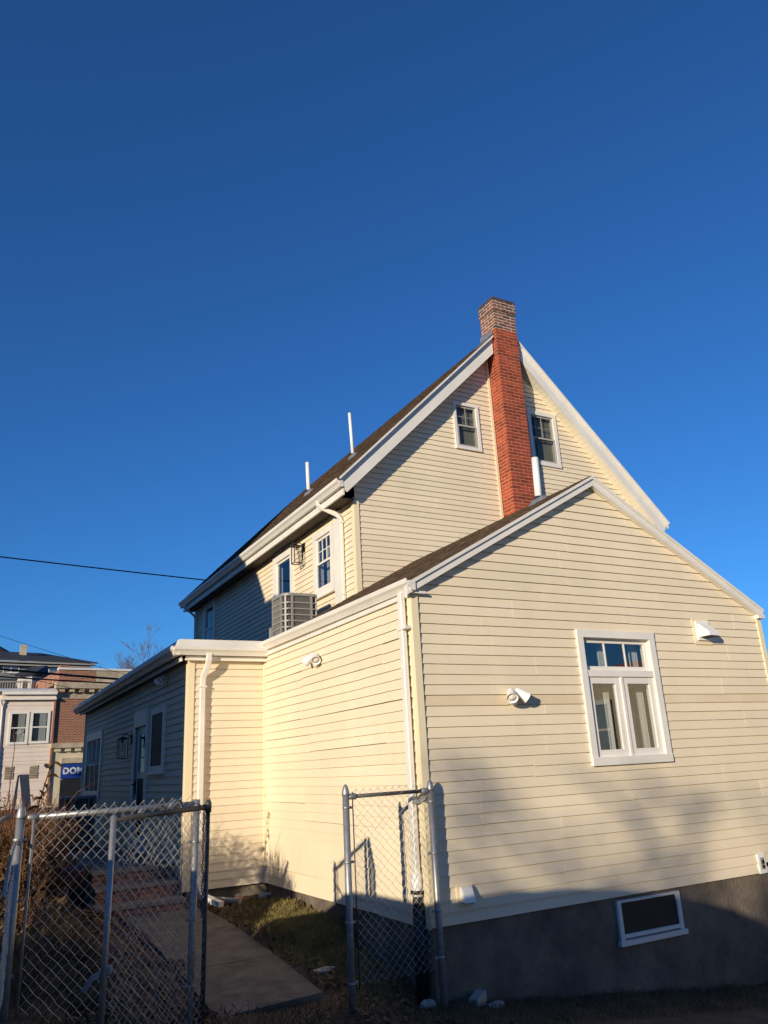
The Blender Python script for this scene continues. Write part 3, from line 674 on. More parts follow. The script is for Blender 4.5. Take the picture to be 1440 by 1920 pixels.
def lantern(fr, a, c, label):
    base = fr.p(a, 0.018, c); t = thing('wall_lantern', base, label, 'lantern', 'black box lanterns on the walls')
    g = MB(); fr.box(g, a - .055, a + .055, .018, .04, c - .09, c + .09); g.build('back_plate', 'black', t, bevel=.01)
    o_ = .17; top = c + .04; h = .36; hw = .075
    g = MB(); g.sweep([fr.p(a, .04, c + .04), fr.p(a, .10, c + .085), fr.p(a, o_, c + .085), fr.p(a, o_, top)], .009); g.build('bracket', 'black', t)
    g = MB(); r = .0065
    for sx in (-1, 1):
        for sy in (-1, 1): fr.box(g, a + sx * hw - r, a + sx * hw + r, o_ + sy * hw - r, o_ + sy * hw + r, top - h, top - .03)
    for z in (top - h, top - .03):
        for s in (-1, 1):
            fr.box(g, a - hw, a + hw, o_ + s * hw - r, o_ + s * hw + r, z - r, z + r); fr.box(g, a + s * hw - r, a + s * hw + r, o_ - hw, o_ + hw, z - r - .0005, z + r + .0005)
    g.build('lantern_frame', 'black', t)
    g = MB(); P = fr.p; q = hw + .012
    g.hexa([P(a - q, o_ - q, top - .028), P(a + q, o_ - q, top - .028), P(a + q, o_ + q, top - .028), P(a - q, o_ + q, top - .028), P(a - .03, o_ - .03, top), P(a + .03, o_ - .03, top), P(a + .03, o_ + .03, top), P(a - .03, o_ + .03, top)]); g.build('cap', 'black', t)
    for (aa, bb, s) in ((a - hw + .001, a + hw - .001, 0), (0, 0, 1)):
        for sg in (-1, 1):
            g = MB()
            if s == 0: g.poly([P(aa, o_ + sg * (hw - .002), top - h), P(bb, o_ + sg * (hw - .002), top - h), P(bb, o_ + sg * (hw - .002), top - .03), P(aa, o_ + sg * (hw - .002), top - .03)])
            else: g.poly([P(a + sg * (hw - .002), o_ - hw, top - h), P(a + sg * (hw - .002), o_ + hw, top - h), P(a + sg * (hw - .002), o_ + hw, top - .03), P(a + sg * (hw - .002), o_ - hw, top - .03)])
            g.build('pane', 'glass2', t)
    g = MB(); g.lathe(P(a, o_, top - .03), -Z, [(.018, 0), (.018, .07), (.012, .075)], 12); g.build('socket', 'black', t)
    g = MB(); g.lathe(P(a, o_, top - .10), -Z, [(.012, 0), (.02, .03), (.03, .06), (.02, .09), (.0, .1)], 12); g.build('bulb', 'bulb', t)
lantern(ML, 6.47, 5.40, 'black box lantern on the sunlit upper wall')
lantern(LS, 8.05, 2.09, 'black box lantern beside the shaded side door')

def condenser(x0, x1, y0, y1, z0, z1, label, rows=8):
    t = thing('air_conditioner', ((x0 + x1) / 2, (y0 + y1) / 2, z0), label, 'air conditioner')
    def ring(m_, r):      # rounded rectangle outline
        pts = []
        for cx, cy, a0 in ((x1 - r, y1 - r, 0), (x0 + r, y1 - r, 90), (x0 + r, y0 + r, 180), (x1 - r, y0 + r, 270)):
            for k in range(7):
                a = R(a0 + 90 * k / 6); pts.append((cx + (r - m_) * math.cos(a), cy + (r - m_) * math.sin(a)))
        return pts
    rr = 0.15
    g = MB(); g.prism([(p[0], p[1], z0 + .05) for p in ring(.035, rr)], (0, 0, z1 - z0 - .09)); g.build('coil', 'accoil', t)
    g = MB(); g.prism([(p[0], p[1], z0) for p in ring(0, rr)], (0, 0, .05)); g.build('base_pan', 'acgrey', t)
    g = MB(); g.prism([(p[0], p[1], z1 - .055) for p in ring(-.006, rr)], (0, 0, .055)); g.build('top_cap', 'acgrey', t, bevel=.015)
    # horizontal louvre bands
    H_ = z1 - .06 - (z0 + .06)
    for k in range(1, rows):
        z = z0 + .06 + H_ * k / rows; o = ring(0, rr); i = ring(.022, rr); g = MB(); n = len(o)
        for j in range(n):
            j2 = (j + 1) % n
            a, b, c, d = o[j], o[j2], i[j2], i[j]
            g.hexa([(a[0], a[1], z - .011), (b[0], b[1], z - .011), (c[0], c[1], z - .011), (d[0], d[1], z - .011), (a[0], a[1], z + .011), (b[0], b[1], z + .011), (c[0], c[1], z + .011), (d[0], d[1], z + .011)])
        g.build('louvre', 'acgrey', t)
    o = ring(-.003, rr); i = ring(.03, rr)
    for j in (3, 6, 7, 10, 13, 14, 17, 20, 21, 24, 27, 0):
        a = Vector((*o[j], 0)); b = Vector((*i[j], 0)); dn = (a - b).normalized(); tn = Vector((-dn.y, dn.x, 0)); w_ = .016; g = MB()
        g.hexa([tuple(q + Z * z) for z in (z0 + .04, z1 - .05) for q in (a - tn * w_, a + tn * w_, b + tn * w_, b - tn * w_)]); g.build('upright', 'acgrey', t)
    # vertical wire guard between the bands
    g = MB()
    for k in range(26):
        x = x0 + rr + (x1 - x0 - 2 * rr) * k / 25; g.box((x - .0015, y0 + .012, z0 + .06), (x + .0015, y0 + .016, z1 - .06))
        y = y0 + rr + (y1 - y0 - 2 * rr) * k / 25; g.box((x0 + .012, y - .0015, z0 + .06), (x0 + .016, y + .0015, z1 - .06))
    g.build('wire_guard', 'acgrey', t)
    g = MB(); g.box((x0 + .05, y0 + .05, z0 - .06), (x1 - .05, y1 - .05, z0 - .001)); g.build('plinth', 'blackplastic', t)
    g = MB(); g.box((x0 - .05, y1 - .22, z0 + .25), (x0 + .0, y1 - .12, z0 + .42)); g.build('disconnect_box', 'acgrey', t)
condenser(.60, 1.24, 5.08, 5.76, 3.26, 4.19, 'grey air conditioner standing on the flat roof')
condenser(-2.05, -1.45, 9.3, 9.9, 0.30, 1.15, 'dark air conditioner on the landing behind the gate', rows=5)

# ------------------------------------------------------------------ ground
CP = [(0, -.1, -.60), (-.85, -.1, -.50), (-1.5, -.1, -.47), (-2.13, -.1, -.40), (-3.0, -.1, -.20), (-3.46, -.1, -.10), (6, 0, -1.25), (10, 2, -1.4),
      (0, .8, -.45), (0, 1.9, -.15), (0, 3.1, -.13), (0, 4.3, -.15), (-.6, 4.3, -.19), (-1.1, 4.0, -.2), (-.9, 1.6, -.36), (-.9, 2.9, -.26), (-.4, 1.2, -.36), (-.45, 2.2, -.2), (-2, 1.5, -.28), (-2, 3, -.22), (-2.1, 4.3, -.18),
      (-2.55, 1.2, -.12), (-2.75, 1.2, .05), (-3.1, .7, .12), (-3.5, .6, .25), (-3.1, 1.3, .42), (-3.6, 1.3, .6), (-2.6, 3, .0), (-3.0, 3, .45), (-3.6, 3, .7), (-5, 2, .75), (-5, 5, .6), (-2.6, 6, .0), (-3.5, 6, .3), (-2.5, 10, .2), (-5, 12, .5), (-2, 20, .4),
      (-3.6, -.9, -.08), (-4.6, -.8, .12), (-5, -3, .2), (-6, -5, .22), (-4, -3, -.1), (-4, -6.7, -.22), (0, -3, -.62), (0, -7, -.6), (4, -4, -1.0), (-2, -2, -.4), (-8, -2, .4), (0, 30, .45), (-10, 30, .6), (10, 30, .2), (14, 10, -1.3), (14, -10, -1.2), (-14, -12, .7), (-14, 8, .9)]
CP += [(k * .5, yy, -.60 - .118 * k * .5) for k in range(0, 14) for yy in (-.1, -.6, -1.4)]
def gz(x, y):
    s = 0; t = 0
    for a, b, c in CP:
        d = (x - a) ** 2 + (y - b) ** 2 + 0.02
        wq = 1 / d ** 1.7; s += wq * c; t += wq
    return s / t
def hnoise(x, y):
    return (math.sin(x * 7.3 + y * 3.1) + math.sin(x * 13.7 - y * 11.9 + 1.3) * .6 + math.sin(x * 29 + y * 23) * .35) * .008
def axis(a, b, fine0, fine1, cf, cc):
    out = []; x = a
    while x < b: out.append(x); x += cf if fine0 <= x < fine1 else (cc if abs(x - (fine0 + fine1) / 2) < 14 else cc * 12)
    out.append(b); return out
xs = axis(-400, 400, -4.2, 5.4, .09, .5); ys = axis(-400, 600, -.8, 5.4, .09, .5)
g = MB(); W_ = len(xs)
for y in ys:
    for x in xs:
        inside = -4.5 < x < 5.6 and -1 < y < 5.6
        zg = gz(x, y) + (hnoise(x, y) if inside else 0)
        if -2.12 < x < -.80 and .2 < y < 4.15:
            e_ = max(0, min(1, min((x + 2.12) / .1, (-.80 - x) / .1, (y - .2) / .1))); zg = min(zg, (-.455 + (y - .3) * .073 - .035) * e_ + zg * (1 - e_)) if e_ else zg
        g.v.append((x, y, zg))
for j in range(len(ys) - 1):
    for i in range(W_ - 1):
        g.f.append((j * W_ + i, j * W_ + i + 1, (j + 1) * W_ + i + 1, (j + 1) * W_ + i)); g.sm.append(True)
tag(g.build('ground', 'soil'), 'bare brown soil with dead leaves and thin grass', kind='structure')

# concrete path: three slabs
path = None
right = [(-.90, .40), (-.87, 1.63), (-.88, 2.92), (-.95, 4.02)]; left = [(-1.86, .28), (-1.84, 1.6), (-1.85, 2.92), (-1.92, 4.02)]
root = None
def pz(x, y): return -.455 + (y - .3) * .073
for k in range(3):
    g = MB(); (ax, ay), (bx, by) = right[k], right[k + 1]; (cx, cy), (dx, dy) = left[k + 1], left[k]
    gap = .006
    top = [(ax, ay + gap), (bx, by - gap), (cx, cy - gap), (dx, dy + gap)]
    N = 8; pts = []
    # slightly chipped outline
    rnd = random.Random(k); out = []
    for (p, q) in zip(top, top[1:] + top[:1]):
        for i in range(N): out.append((p[0] + (q[0] - p[0]) * i / N + rnd.uniform(-.008, .008), p[1] + (q[1] - p[1]) * i / N + rnd.uniform(-.004, .004)))
    g.prism([(x, y, pz(x, y) - .14) for x, y in out], (0, 0, .15))
    if root is None: root = g.build('path', 'conc'); tag(root, 'worn concrete path leading to the brick steps', kind='structure')
    else: g.build('slab', 'conc', root)

# brick steps and landing
st = thing('brick_steps', (-1.65, 4.6, -.2), 'low brick steps with concrete treads beside the low wing', 'steps')
rnd = random.Random(2)
for k, (yy, zl, zh, x0) in enumerate([(4.06, -.24, -.05, -2.22), (4.38, -.04, .13, -2.18), (4.70, .14, .30, -2.18)]):
    yb = (4.60, 4.92, 8.3)[k]
    g = MB(); g.box((x0 + .02, yy + .02, -.5), (-1.15, yb, zh - .055)); g.build('core', 'tread', st)
    g = MB(); g.box((x0 - .02, yy - .03, zh - .05), (-1.145, yb, zh)); g.build('tread', 'tread', st, bevel=.006)
    for r in range(3):
        z0 = zl + r * .07 if k else zl + r * .065
        z0 = zh - .055 - (r + 1) * .065
        if z0 < zl - .08: continue
        x = x0 - (.1 if r % 2 else 0)
        while x < -1.17:
            a = max(x, x0); b = min(x + .2, -1.16)
            if b - a > .03:
                g = MB(); g.box((a, yy + rnd.uniform(-.004, .004), z0), (b, yy + .09, z0 + .055)); g.build('brick', 'stepbrick', st)
            x += .212
        y = yy + .10
        while y < min(yb, yy + 1.0):
            g = MB(); g.box((x0 + rnd.uniform(-.003, .003), y, z0), (x0 + .09, min(y + .2, yb), z0 + .055)); g.build('brick', 'stepbrick', st); y += .212

# ------------------------------------------------------------------ chain-link fences and gate
def mesh_wires(mb, p0, p1, z0, z1, pitch=.036, row=.038, r=.0021, teeth=True, bow=0.0, seed=0, zslope=0.0):
    p0 = Vector(p0); p1 = Vector(p1); d = (p1 - p0); L = d.length; d.normalize(); nrm = d.cross(Z).normalized(); rnd = random.Random(seed)
    n = int(L / pitch); nr = int((z1 - z0) / row)
    for j in range(n):
        pts = []; off = rnd.uniform(-.004, .004)
        for k in range(nr + 1):
            s = (1 if k % 2 == 0 else -1) * (1 if j % 2 == 0 else -1)
            a = (j + .5 + .5 * s) * pitch; q = a / L
            b = bow * math.sin(math.pi * q) * math.sin(math.pi * k / nr) + .003 * s + .002 * math.sin(k * .7 + j)
            pts.append(p0 + d * (a + .0035 * math.sin(k * 1.3 + j * .8)) + nrm * b + Z * (z1 - k * row + zslope * q + .003 * math.sin(j * 1.1 + k * .5)))
        mb.sweep(pts, r, n=4, smooth=False)
        if teeth and j % 2 == 0:
            e = pts[0]; e2 = pts[1]
            mb.sweep([e + d * pitch * 2 * 0.0, e + d * .008 + Z * .012, e + d * .010 + nrm * .008 + Z * .002], r, n=4, smooth=False)
def post(parent, x, y, z0, z1, r, cap='bullet', tilt=(0, 0), name='post', m='galv'):
    g = MB(); b = Vector((x - tilt[0] * (z1 - z0), y - tilt[1] * (z1 - z0), z0)); t = Vector((x, y, z1 - (.075 if cap == 'bullet' else 0)))
    g.sweep([b, t], r, n=20); o = g.build(name, m, parent)
    if cap == 'bullet':
        c = MB(); c.lathe(t - Z * .02, Z, [(r + .003, 0), (r + .004, .012), (r + .003, .03), (r * .98, .045), (r * .78, .07), (r * .45, .088), (.003, .097)], 20); c.build('cap', 'galv', o)
    return o
def band(parent_post, x, y, z, r, d):
    g = MB(); g.lathe((x, y, z - .011), Z, [(r, 0), (r + .003, .002), (r + .003, .02), (r, .022)], 18)
    d = Vector(d); a = Vector((x, y, z)); n = Vector((-d.y, d.x, 0))
    g.hexa([tuple(a + d * (r if i in (0, 3) else r + .03) + n * (.004 if i > 1 else -.004) + Z * zz) for zz in (-.011, .011) for i in range(4)])
    g.lathe(a + d * (r + .018) - n * .012, n, [(.006, 0), (.006, .024)], 8); g.build('tension_band', 'galv', parent_post)
def rail(parent, p0, p1, r, m='galv', name='top_rail'):
    g = MB(); g.sweep([p0, p1], r, n=14); return g.build(name, m, parent)
def rail_cup(parent, p, d, r=.025):
    g = MB(); g.lathe(p, d, [(r * .6, -.03), (r, -.02), (r + .003, .045), (r, .047)], 14); g.build('rail_end_cup', 'galv', parent)

# narrow fixed panel by the house corner
f1 = thing('chain_link_fence', (-.4, -.1, -.6), 'narrow chain-link fence panel at the corner of the house', 'fence')
pa = post(f1, -.84, -.06, -.85, 1.255, .030, tilt=(0.0, 0)); pb = post(f1, .012, -.10, -.95, 1.25, .030, tilt=(.0, 0))
rail(f1, (-.80, -.06, 1.15), (-.03, -.10, 1.155), .0175, 'rustrail')
rail_cup(f1, (-.79, -.06, 1.15), (1, -.05, 0)); rail_cup(f1, (-.04, -.10, 1.155), (-1, .05, 0))
g = MB(); mesh_wires(g, (-.785, -.075, 0), (-.045, -.115, 0), -.35, 1.205, bow=-.01, seed=1, zslope=.004); g.build('chain_link_mesh', 'wire', f1)
g = MB(); g.sweep([(-.775, -.075, -.35), (-.782, -.075, 1.19)], .006, n=6); g.build('tension_bar', 'rustrail', f1)
for z in (1.06, .62, .15, -.30): band(pa, -.84, -.06, z, .030, (1, 0, 0))
for z in (1.06, .62, .15, -.22): band(pb, .012, -.10, z, .030, (-1, 0, 0))
# bracket strap to the downspout
g = MB(); g.sweep([(-.03, -.07, 1.10), (-.06, .0, 1.06), (-.09, .07, 1.06)], 0, ref=(0, 0, 1), prof=[(-.003, -.018), (.003, -.018), (.003, .018), (-.003, .018)], smooth=False); g.build('strap', 'galv', f1)

# fixed panel on the left with its two posts
f2 = thing('chain_link_fence', (-2.8, -.1, -.4), 'galvanised chain-link fence panel left of the path', 'fence')
pc = post(f2, -3.46, -.10, -.5, 1.255, .031, tilt=(.003, .006)); pd = post(f2, -2.178, -.10, -.75, 1.21, .027, cap=None, tilt=(.012, 0))
g = MB(); g.lathe((-2.178, -.10, 1.20), Z, [(.026, 0), (.026, .011), (.018, .012), (.018, .004)], 18); g.build('post_rim', 'galv', pd)
rail(f2, (-3.385, -.10, 1.165), (-2.20, -.10, 1.18), .021); rail_cup(f2, (-3.39, -.10, 1.165), (1, 0, 0), .0225)
g = MB(); mesh_wires(g, (-3.36, -.12, 0), (-2.21, -.12, 0), -.32, 1.215, bow=.02, seed=2, zslope=.012); g.build('chain_link_mesh', 'wire', f2)
g = MB(); g.sweep([(-3.38, -.115, -.3), (-3.372, -.115, 1.15)], .010, n=6); g.build('tension_bar', 'galv', f2)
for z in (1.02, .62, .15, -.15): band(pc, -3.466 + (z - 1.1) * .010, -.10, z, .031, (1, 0, 0))
for z in (.9, .35, -.1): band(pd, -2.178 + (z - 1.2) * .012, -.10, z, .027, (-1, 0, 0))
for k in range(4):
    x = -3.22 + k * .30; g = MB(); g.sweep([(x + .026 * math.cos(a), -.10 + .026 * math.sin(a * 1) * .3 - .004, 1.168 + .026 * math.sin(a)) for a in [i * .5 for i in range(12)]], .002, n=4); g.build('tie_wire', 'wire', f2)

# open gate leaf, swung towards the viewer, dark top rail
HG = Vector((-2.09, -.12, 0)); FG = Vector((-2.925, -.74, 0)); dG = (FG - HG).normalized()
gt = thing('chain_link_gate', (-2.09, -.12, -.4), 'open chain-link gate with dark rusty top rail and hanging chain', 'gate')
ga = post(gt, HG.x, HG.y, -.62, 1.205, .018, cap=None, name='hinge_stile', m='rustrail', tilt=(.01, 0)); gb = post(gt, FG.x, FG.y, -.45, 1.16, .021, cap=None, name='free_stile', m='galv', tilt=(.01, 0))
rail(gt, HG + Z * 1.15, FG + Z * 1.135, .019, 'rustrail'); rail(gt, HG + Z * -.45, FG + Z * -.38, .017, 'rustrail', 'bottom_rail')
g = MB(); mesh_wires(g, HG + dG * .02, FG - dG * .02, -.42, 1.16, bow=.03, seed=3, zslope=-.02, teeth=True); g.build('chain_link_mesh', 'wire', gt)
g = MB(); g.lathe(HG + Z * 1.11, Z, [(.024, 0), (.027, .01), (.027, .07), (.02, .085)], 14); g.lathe(HG + Z * 1.15, dG, [(.022, .0), (.024, .01), (.024, .06), (.022, .062)], 12); g.build('corner_elbow', 'rustrail', gt)
g = MB()
rnd = random.Random(4)
for k in range(34):     # hanging chain of alternate links
    c = Vector((-2.135 + .004 * math.sin(k), -.16, 1.10 - k * .022)); ax = Vector((1, 0, 0)) if k % 2 else Vector((0, 1, 0))
    g.sweep([c + ax * (.008 * math.cos(a)) + Z * (.015 * math.sin(a)) for a in [i * math.pi / 4 for i in range(9)]], .003, n=4, cap=False)
g.build('chain', 'rustrail', gt)
g = MB()
for a, b, h in ((.10, .30, .02), (.32, .48, .055), (.52, .80, .03)):     # torn loops of strapping on top of the gate
    p, q = HG + dG * a + Z * 1.165, HG + dG * b + Z * 1.16
    g.sweep([p, p + dG * .03 + Z * h, (p + q) / 2 + Z * (h + .01), q - dG * .03 + Z * h * .8, q], 0, prof=[(-.012, -.001), (.012, -.001), (.012, .001), (-.012, .001)], smooth=False)
g.build('strapping', 'galv', gt)
g = MB(); lt = FG * .98 + HG * .02; g.sweep([lt + Z * .22, lt + Vector((-.10, -.02, .19)), lt + Vector((-.15, -.02, .12))], 0, prof=[(-.006, -.018), (.006, -.018), (.006, .018), (-.006, .018)], smooth=False)
g.lathe(lt + Z * .19, Z, [(.025, 0), (.027, .005), (.027, .05), (.025, .055)], 14); g.build('latch', 'lead', gt)

# side run of fence coming towards the viewer along the left edge
f3 = thing('chain_link_fence', (-3.5, -.6, -.1), 'bent galvanised fence running out of frame at lower left', 'fence')
g = MB(); g.sweep([(-3.47, -.135, 1.0), (-3.49, -.19, 1.0), (-3.505, -.26, .97), (-3.53, -.42, .88), (-3.57, -.75, .72)], .013, n=12); g.build('top_rail', 'galv', f3)
g = MB(); mesh_wires(g, (-3.475, -.14, 0), (-3.545, -.62, 0), .0, .9, seed=6, zslope=-.16, teeth=False); g.build('chain_link_mesh', 'wire', f3)

# ------------------------------------------------------------------ vegetation
def blades(name, m, n, area, h, w_, seed, lab, lean=.5, zoff=0.0, reject=None, cat=None):
    rnd = random.Random(seed); g = MB()
    k = 0; tries = 0
    while k < n and tries < n * 6:
        tries += 1
        x, y = area(rnd)
        if reject and reject(x, y): continue
        z = gz(x, y) + hnoise(x, y) + zoff; hh = h * rnd.uniform(.35, 1.2); a = rnd.uniform(0, 6.28); b = a + 1.57
        lx, ly = math.cos(a) * hh * lean * rnd.random(), math.sin(a) * hh * lean * rnd.random(); wx, wy = math.cos(b) * w_, math.sin(b) * w_
        g.poly([(x - wx, y - wy, z - .01), (x + wx, y + wy, z - .01), (x + lx * .5 + wx * .6, y + ly * .5 + wy * .6, z + hh * .6), (x + lx, y + ly, z + hh * .95)])
        k += 1
    o = g.build(name, m); tag(o, lab, cat, kind='stuff'); return o
def on_path(x, y): return -2.0 < x < -.88 and .28 < y < 4.05
blades('grass', 'grass', 9000, lambda r: (r.triangular(-.88, -.02, -.35), r.triangular(.1, 4.0, 2.0)), .07, .0035, 11, 'short winter grass beside the concrete path', reject=on_path, lean=.9, cat='grass')
blades('grass', 'dryleaf', 7000, lambda r: (r.uniform(-3.4, 5.0), r.uniform(-.9, .28)), .055, .0035, 12, 'sparse dry grass along the fence and foundation', lean=1.2, reject=lambda x, y: x > 0 and y > -.02, cat='grass')
blades('grass', 'dryleaf', 6000, lambda r: (r.uniform(-4.2, -2.7), r.uniform(.1, 3.6)), .09, .005, 13, 'matted straw grass on the bank', lean=1.3, cat='grass')
def litter(n, area, seed, lab, reject=None):
    rnd = random.Random(seed); g = MB(); k = 0
    while k < n:
        x, y = area(rnd)
        if reject and reject(x, y): continue
        z = gz(x, y) + hnoise(x, y) + rnd.uniform(.004, .03); s = rnd.uniform(.015, .045); a = rnd.uniform(0, 6.28); t1, t2 = rnd.uniform(-.6, .6), rnd.uniform(-.6, .6)
        def q(u, v): 
            X = u * math.cos(a) - v * math.sin(a); Y = u * math.sin(a) + v * math.cos(a); return (x + X, y + Y, z + t1 * u + t2 * v + abs(v) * .3)
        g.poly([q(-s, 0), q(-s * .2, -s * .55), q(s, 0), q(-s * .2, s * .55)]); k += 1
    tag(g.build('leaf_litter', 'litter'), lab, 'leaf litter', kind='stuff')
litter(3500, lambda r: (r.uniform(-3.0, -1.9), r.uniform(-.4, 4.0)), 21, 'dead brown leaves littering the soil behind the gate', reject=on_path)
litter(900, lambda r: (r.uniform(-1.1, -.02), r.uniform(-.6, 4.2)), 22, 'scattered dead leaves near the house corner', reject=on_path)
litter(150, lambda r: (r.uniform(-2.0, -.9), r.uniform(.3, 4.0)), 24, 'few dead leaves on the path') if False else None

def dry_shrub(x, y, h, n, spread, seed, label, lean=(0, 0), leaves=0):
    rnd = random.Random(seed); z = gz(x, y); t = thing('dry_shrub', (x, y, z), label, 'shrub', 'dry winter shrubs on the bank')
    g = MB(); lf = MB()
    for k in range(n):
        a = rnd.uniform(0, 6.28); r0 = spread * .35 * rnd.random(); bx, by = x + math.cos(a) * r0, y + math.sin(a) * r0
        hh = h * rnd.uniform(.45, 1.0); o = spread * rnd.uniform(.15, 1.0); tx, ty = bx + math.cos(a) * o + lean[0] * hh, by + math.sin(a) * o + lean[1] * hh
        z0 = gz(bx, by) - .03; pts = []
        for i in range(6):
            s = i / 5; pts.append((bx + (tx - bx) * s ** 1.5 + rnd.uniform(-.012, .012), by + (ty - by) * s ** 1.5 + rnd.uniform(-.012, .012), z0 + hh * (s - .18 * s * s * o / spread)))
        g.sweep(pts, 0, n=3, radii=[.0055, .005, .0045, .004, .003, .0015], smooth=False)
        for m_ in range(3):
            i = rnd.randint(1, 4); p = Vector(pts[i]); q = p + Vector((rnd.uniform(-.14, .14), rnd.uniform(-.14, .14), rnd.uniform(.02, .22)))
            g.sweep([p, (p + q) / 2 + Vector((0, 0, .02)), q], 0, n=3, radii=[.003, .0025, .001], smooth=False)
            for _ in range(leaves):
                c = p.lerp(q, rnd.random()); s = rnd.uniform(.012, .035); d1 = Vector((rnd.uniform(-1, 1), rnd.uniform(-1, 1), rnd.uniform(-.7, 1))).normalized() * s; d2 = Vector((rnd.uniform(-1, 1), rnd.uniform(-1, 1), rnd.uniform(-1, 1))).normalized() * s * .5
                lf.poly([c, c + d1 * .5 + d2, c + d1, c + d1 * .5 - d2])
    g.build('stems', 'dry', t)
    if lf.v: lf.build('leaves', 'dryleaf', t)
dry_shrub(-3.18, 2.0, 1.10, 190, .36, 31, 'dense russet dry shrub rising behind the fence post', leaves=4)
dry_shrub(-3.50, 1.75, .72, 150, .36, 32, 'low russet dry shrub at the left edge above the bank', leaves=4)
dry_shrub(-2.95, 2.40, 1.0, 70, .30, 33, 'thin tangled dry shrub in front of the shop front', lean=(.08, 0), leaves=3)
dry_shrub(-3.15, 2.85, 1.0, 200, .45, 34, 'dry shrub farther back along the bank', leaves=4)
dry_shrub(-3.25, 1.5, .66, 130, .28, 36, 'short thick dry shrub at the front of the bank', leaves=4)
dry_shrub(-3.3, 1.0, .35, 24, .18, 35, 'straw-coloured dry stems just behind the fence mesh', leaves=2)
# tall dead plant with big curled leaves
def big_leaf_plant():
    x, y = -3.14, 2.35; z = gz(x, y); t = thing('dead_plant', (x, y, z), 'dead plant with large curled brown leaves beside the pale house', 'plant')
    g = MB(); top = Vector((-3.02, 2.35, 1.60)); base = Vector((x - .12, y, z)); g.sweep([base, base.lerp(top, .5) + Vector((-.03, 0, .02)), top], 0, n=5, radii=[.014, .011, .006]); g.build('stalk', 'dry', t)
    rnd = random.Random(3)
    for k in range(11):
        c = base.lerp(top, .45 + .055 * k); s = rnd.uniform(.10, .17); a = rnd.uniform(0, 6.28); d = Vector((math.cos(a), math.sin(a) * .5, rnd.uniform(-.8, .4))).normalized(); sd_ = d.cross(Z).normalized() * s * .34
        g = MB(); pr = None; n = 5
        for i in range(n):
            s0 = i / n; s1 = (i + 1) / n; w0 = math.sin(math.pi * min(1, s0 + .08)); w1 = math.sin(math.pi * min(1, s1 + .08)) if i < n - 1 else 0.02
            def q(sv, wv, sg): return c + d * (s * sv) + sd_ * wv * sg + Z * (-.05 * sv * sv + .03 * abs(sg) * wv)
            g.poly([q(s0, w0, -1), q(s0, w0, 0), q(s1, w1, 0), q(s1, w1, -1)]); g.poly([q(s0, w0, 0), q(s0, w0, 1), q(s1, w1, 1), q(s1, w1, 0)])
        g.build('leaf', 'dryleaf', t)
big_leaf_plant()
# long bare canes arching over the bank
for k, pts in enumerate(([(-3.50, 1.9, .8), (-3.42, 2.0, 1.25), (-3.40, 2.1, 1.75), (-3.44, 2.2, 2.05)], [(-3.02, 2.2, .7), (-2.92, 2.1, 1.12), (-2.80, 2.0, 1.30), (-2.62, 1.95, 1.40)])):
    g = MB(); g.sweep(pts, 0, n=5, radii=[.006, .005, .0035, .0015]); c = g.build('dry_cane', 'dry'); tag(c, ('long bare cane leaning up at the left edge', 'long pale cane arching over towards the shop sign')[k], 'cane')

def bare_tree(name, base, h, seed, label, depth=6, spread=.5, rad=.12, leaves=0, twig_r=.006):
    rnd = random.Random(seed); t = thing(name, base, label, 'tree'); tr = MB(); cr = MB(); lf = MB()
    def grow(p, d, L, r, k):
        q = p + d * L; mid = p.lerp(q, .5) + Vector((rnd.uniform(-1, 1), rnd.uniform(-1, 1), 0)) * L * .05
        mb = tr if k < 2 else cr
        mb.sweep([p, mid, q], 0, n=6 if k < 2 else 3, radii=[r, r * .85, max(r * .68, twig_r * .6)], cap=False)
        if leaves and k >= depth - 2:
            for _ in range(leaves):
                c = p.lerp(q, rnd.random()) + Vector((rnd.uniform(-.12, .12), rnd.uniform(-.12, .12), rnd.uniform(-.12, .12))); s = rnd.uniform(.05, .11)
                d1 = Vector((rnd.uniform(-1, 1), rnd.uniform(-1, 1), rnd.uniform(-1, 1))).normalized() * s; d2 = d1.cross(Vector((rnd.uniform(-1, 1), rnd.uniform(-1, 1), 1))).normalized() * s * .6
                lf.poly([c - d1, c + d2, c + d1, c - d2])
        if k >= depth: return
        for _ in range(3 if k < 2 else rnd.choice((2, 3))):
            a = rnd.uniform(0, 6.28); o = Vector((math.cos(a), math.sin(a), rnd.uniform(-.1, .4))).normalized()
            nd = (d + o * spread * rnd.uniform(.6, 1.3)).normalized(); nd.z = max(nd.z, .08)
            grow(p.lerp(q, rnd.uniform(.6, 1.0)), nd.normalized(), L * rnd.uniform(.6, .82), max(r * .6, twig_r), k + 1)
    grow(Vector(base), Vector((0, 0, 1)), h * .3, rad, 0)
    tr.build('trunk', 'bark', t); cr.build('crown', 'bark', t)
    if lf.v: lf.build('leaves', 'evergreen', t)
    return t
bare_tree('bare_tree', (7.3, 46, 0.4), 11.2, 41, 'bare winter tree rising beyond the low wing roof', depth=7, spread=.5, twig_r=.008)
bare_tree('bare_tree', (33.5, 20.2, -1.2), 8.0, 42, 'bare winter tree at the right edge behind the house', depth=6, spread=.55, twig_r=.015)
# out of frame, between the low sun and the gable wall
bare_tree('street_tree', (-24.2, -18.4, .6), 9.4, 43, 'bare young tree across the yard', depth=7, spread=.5, rad=.09, leaves=0, twig_r=.016)

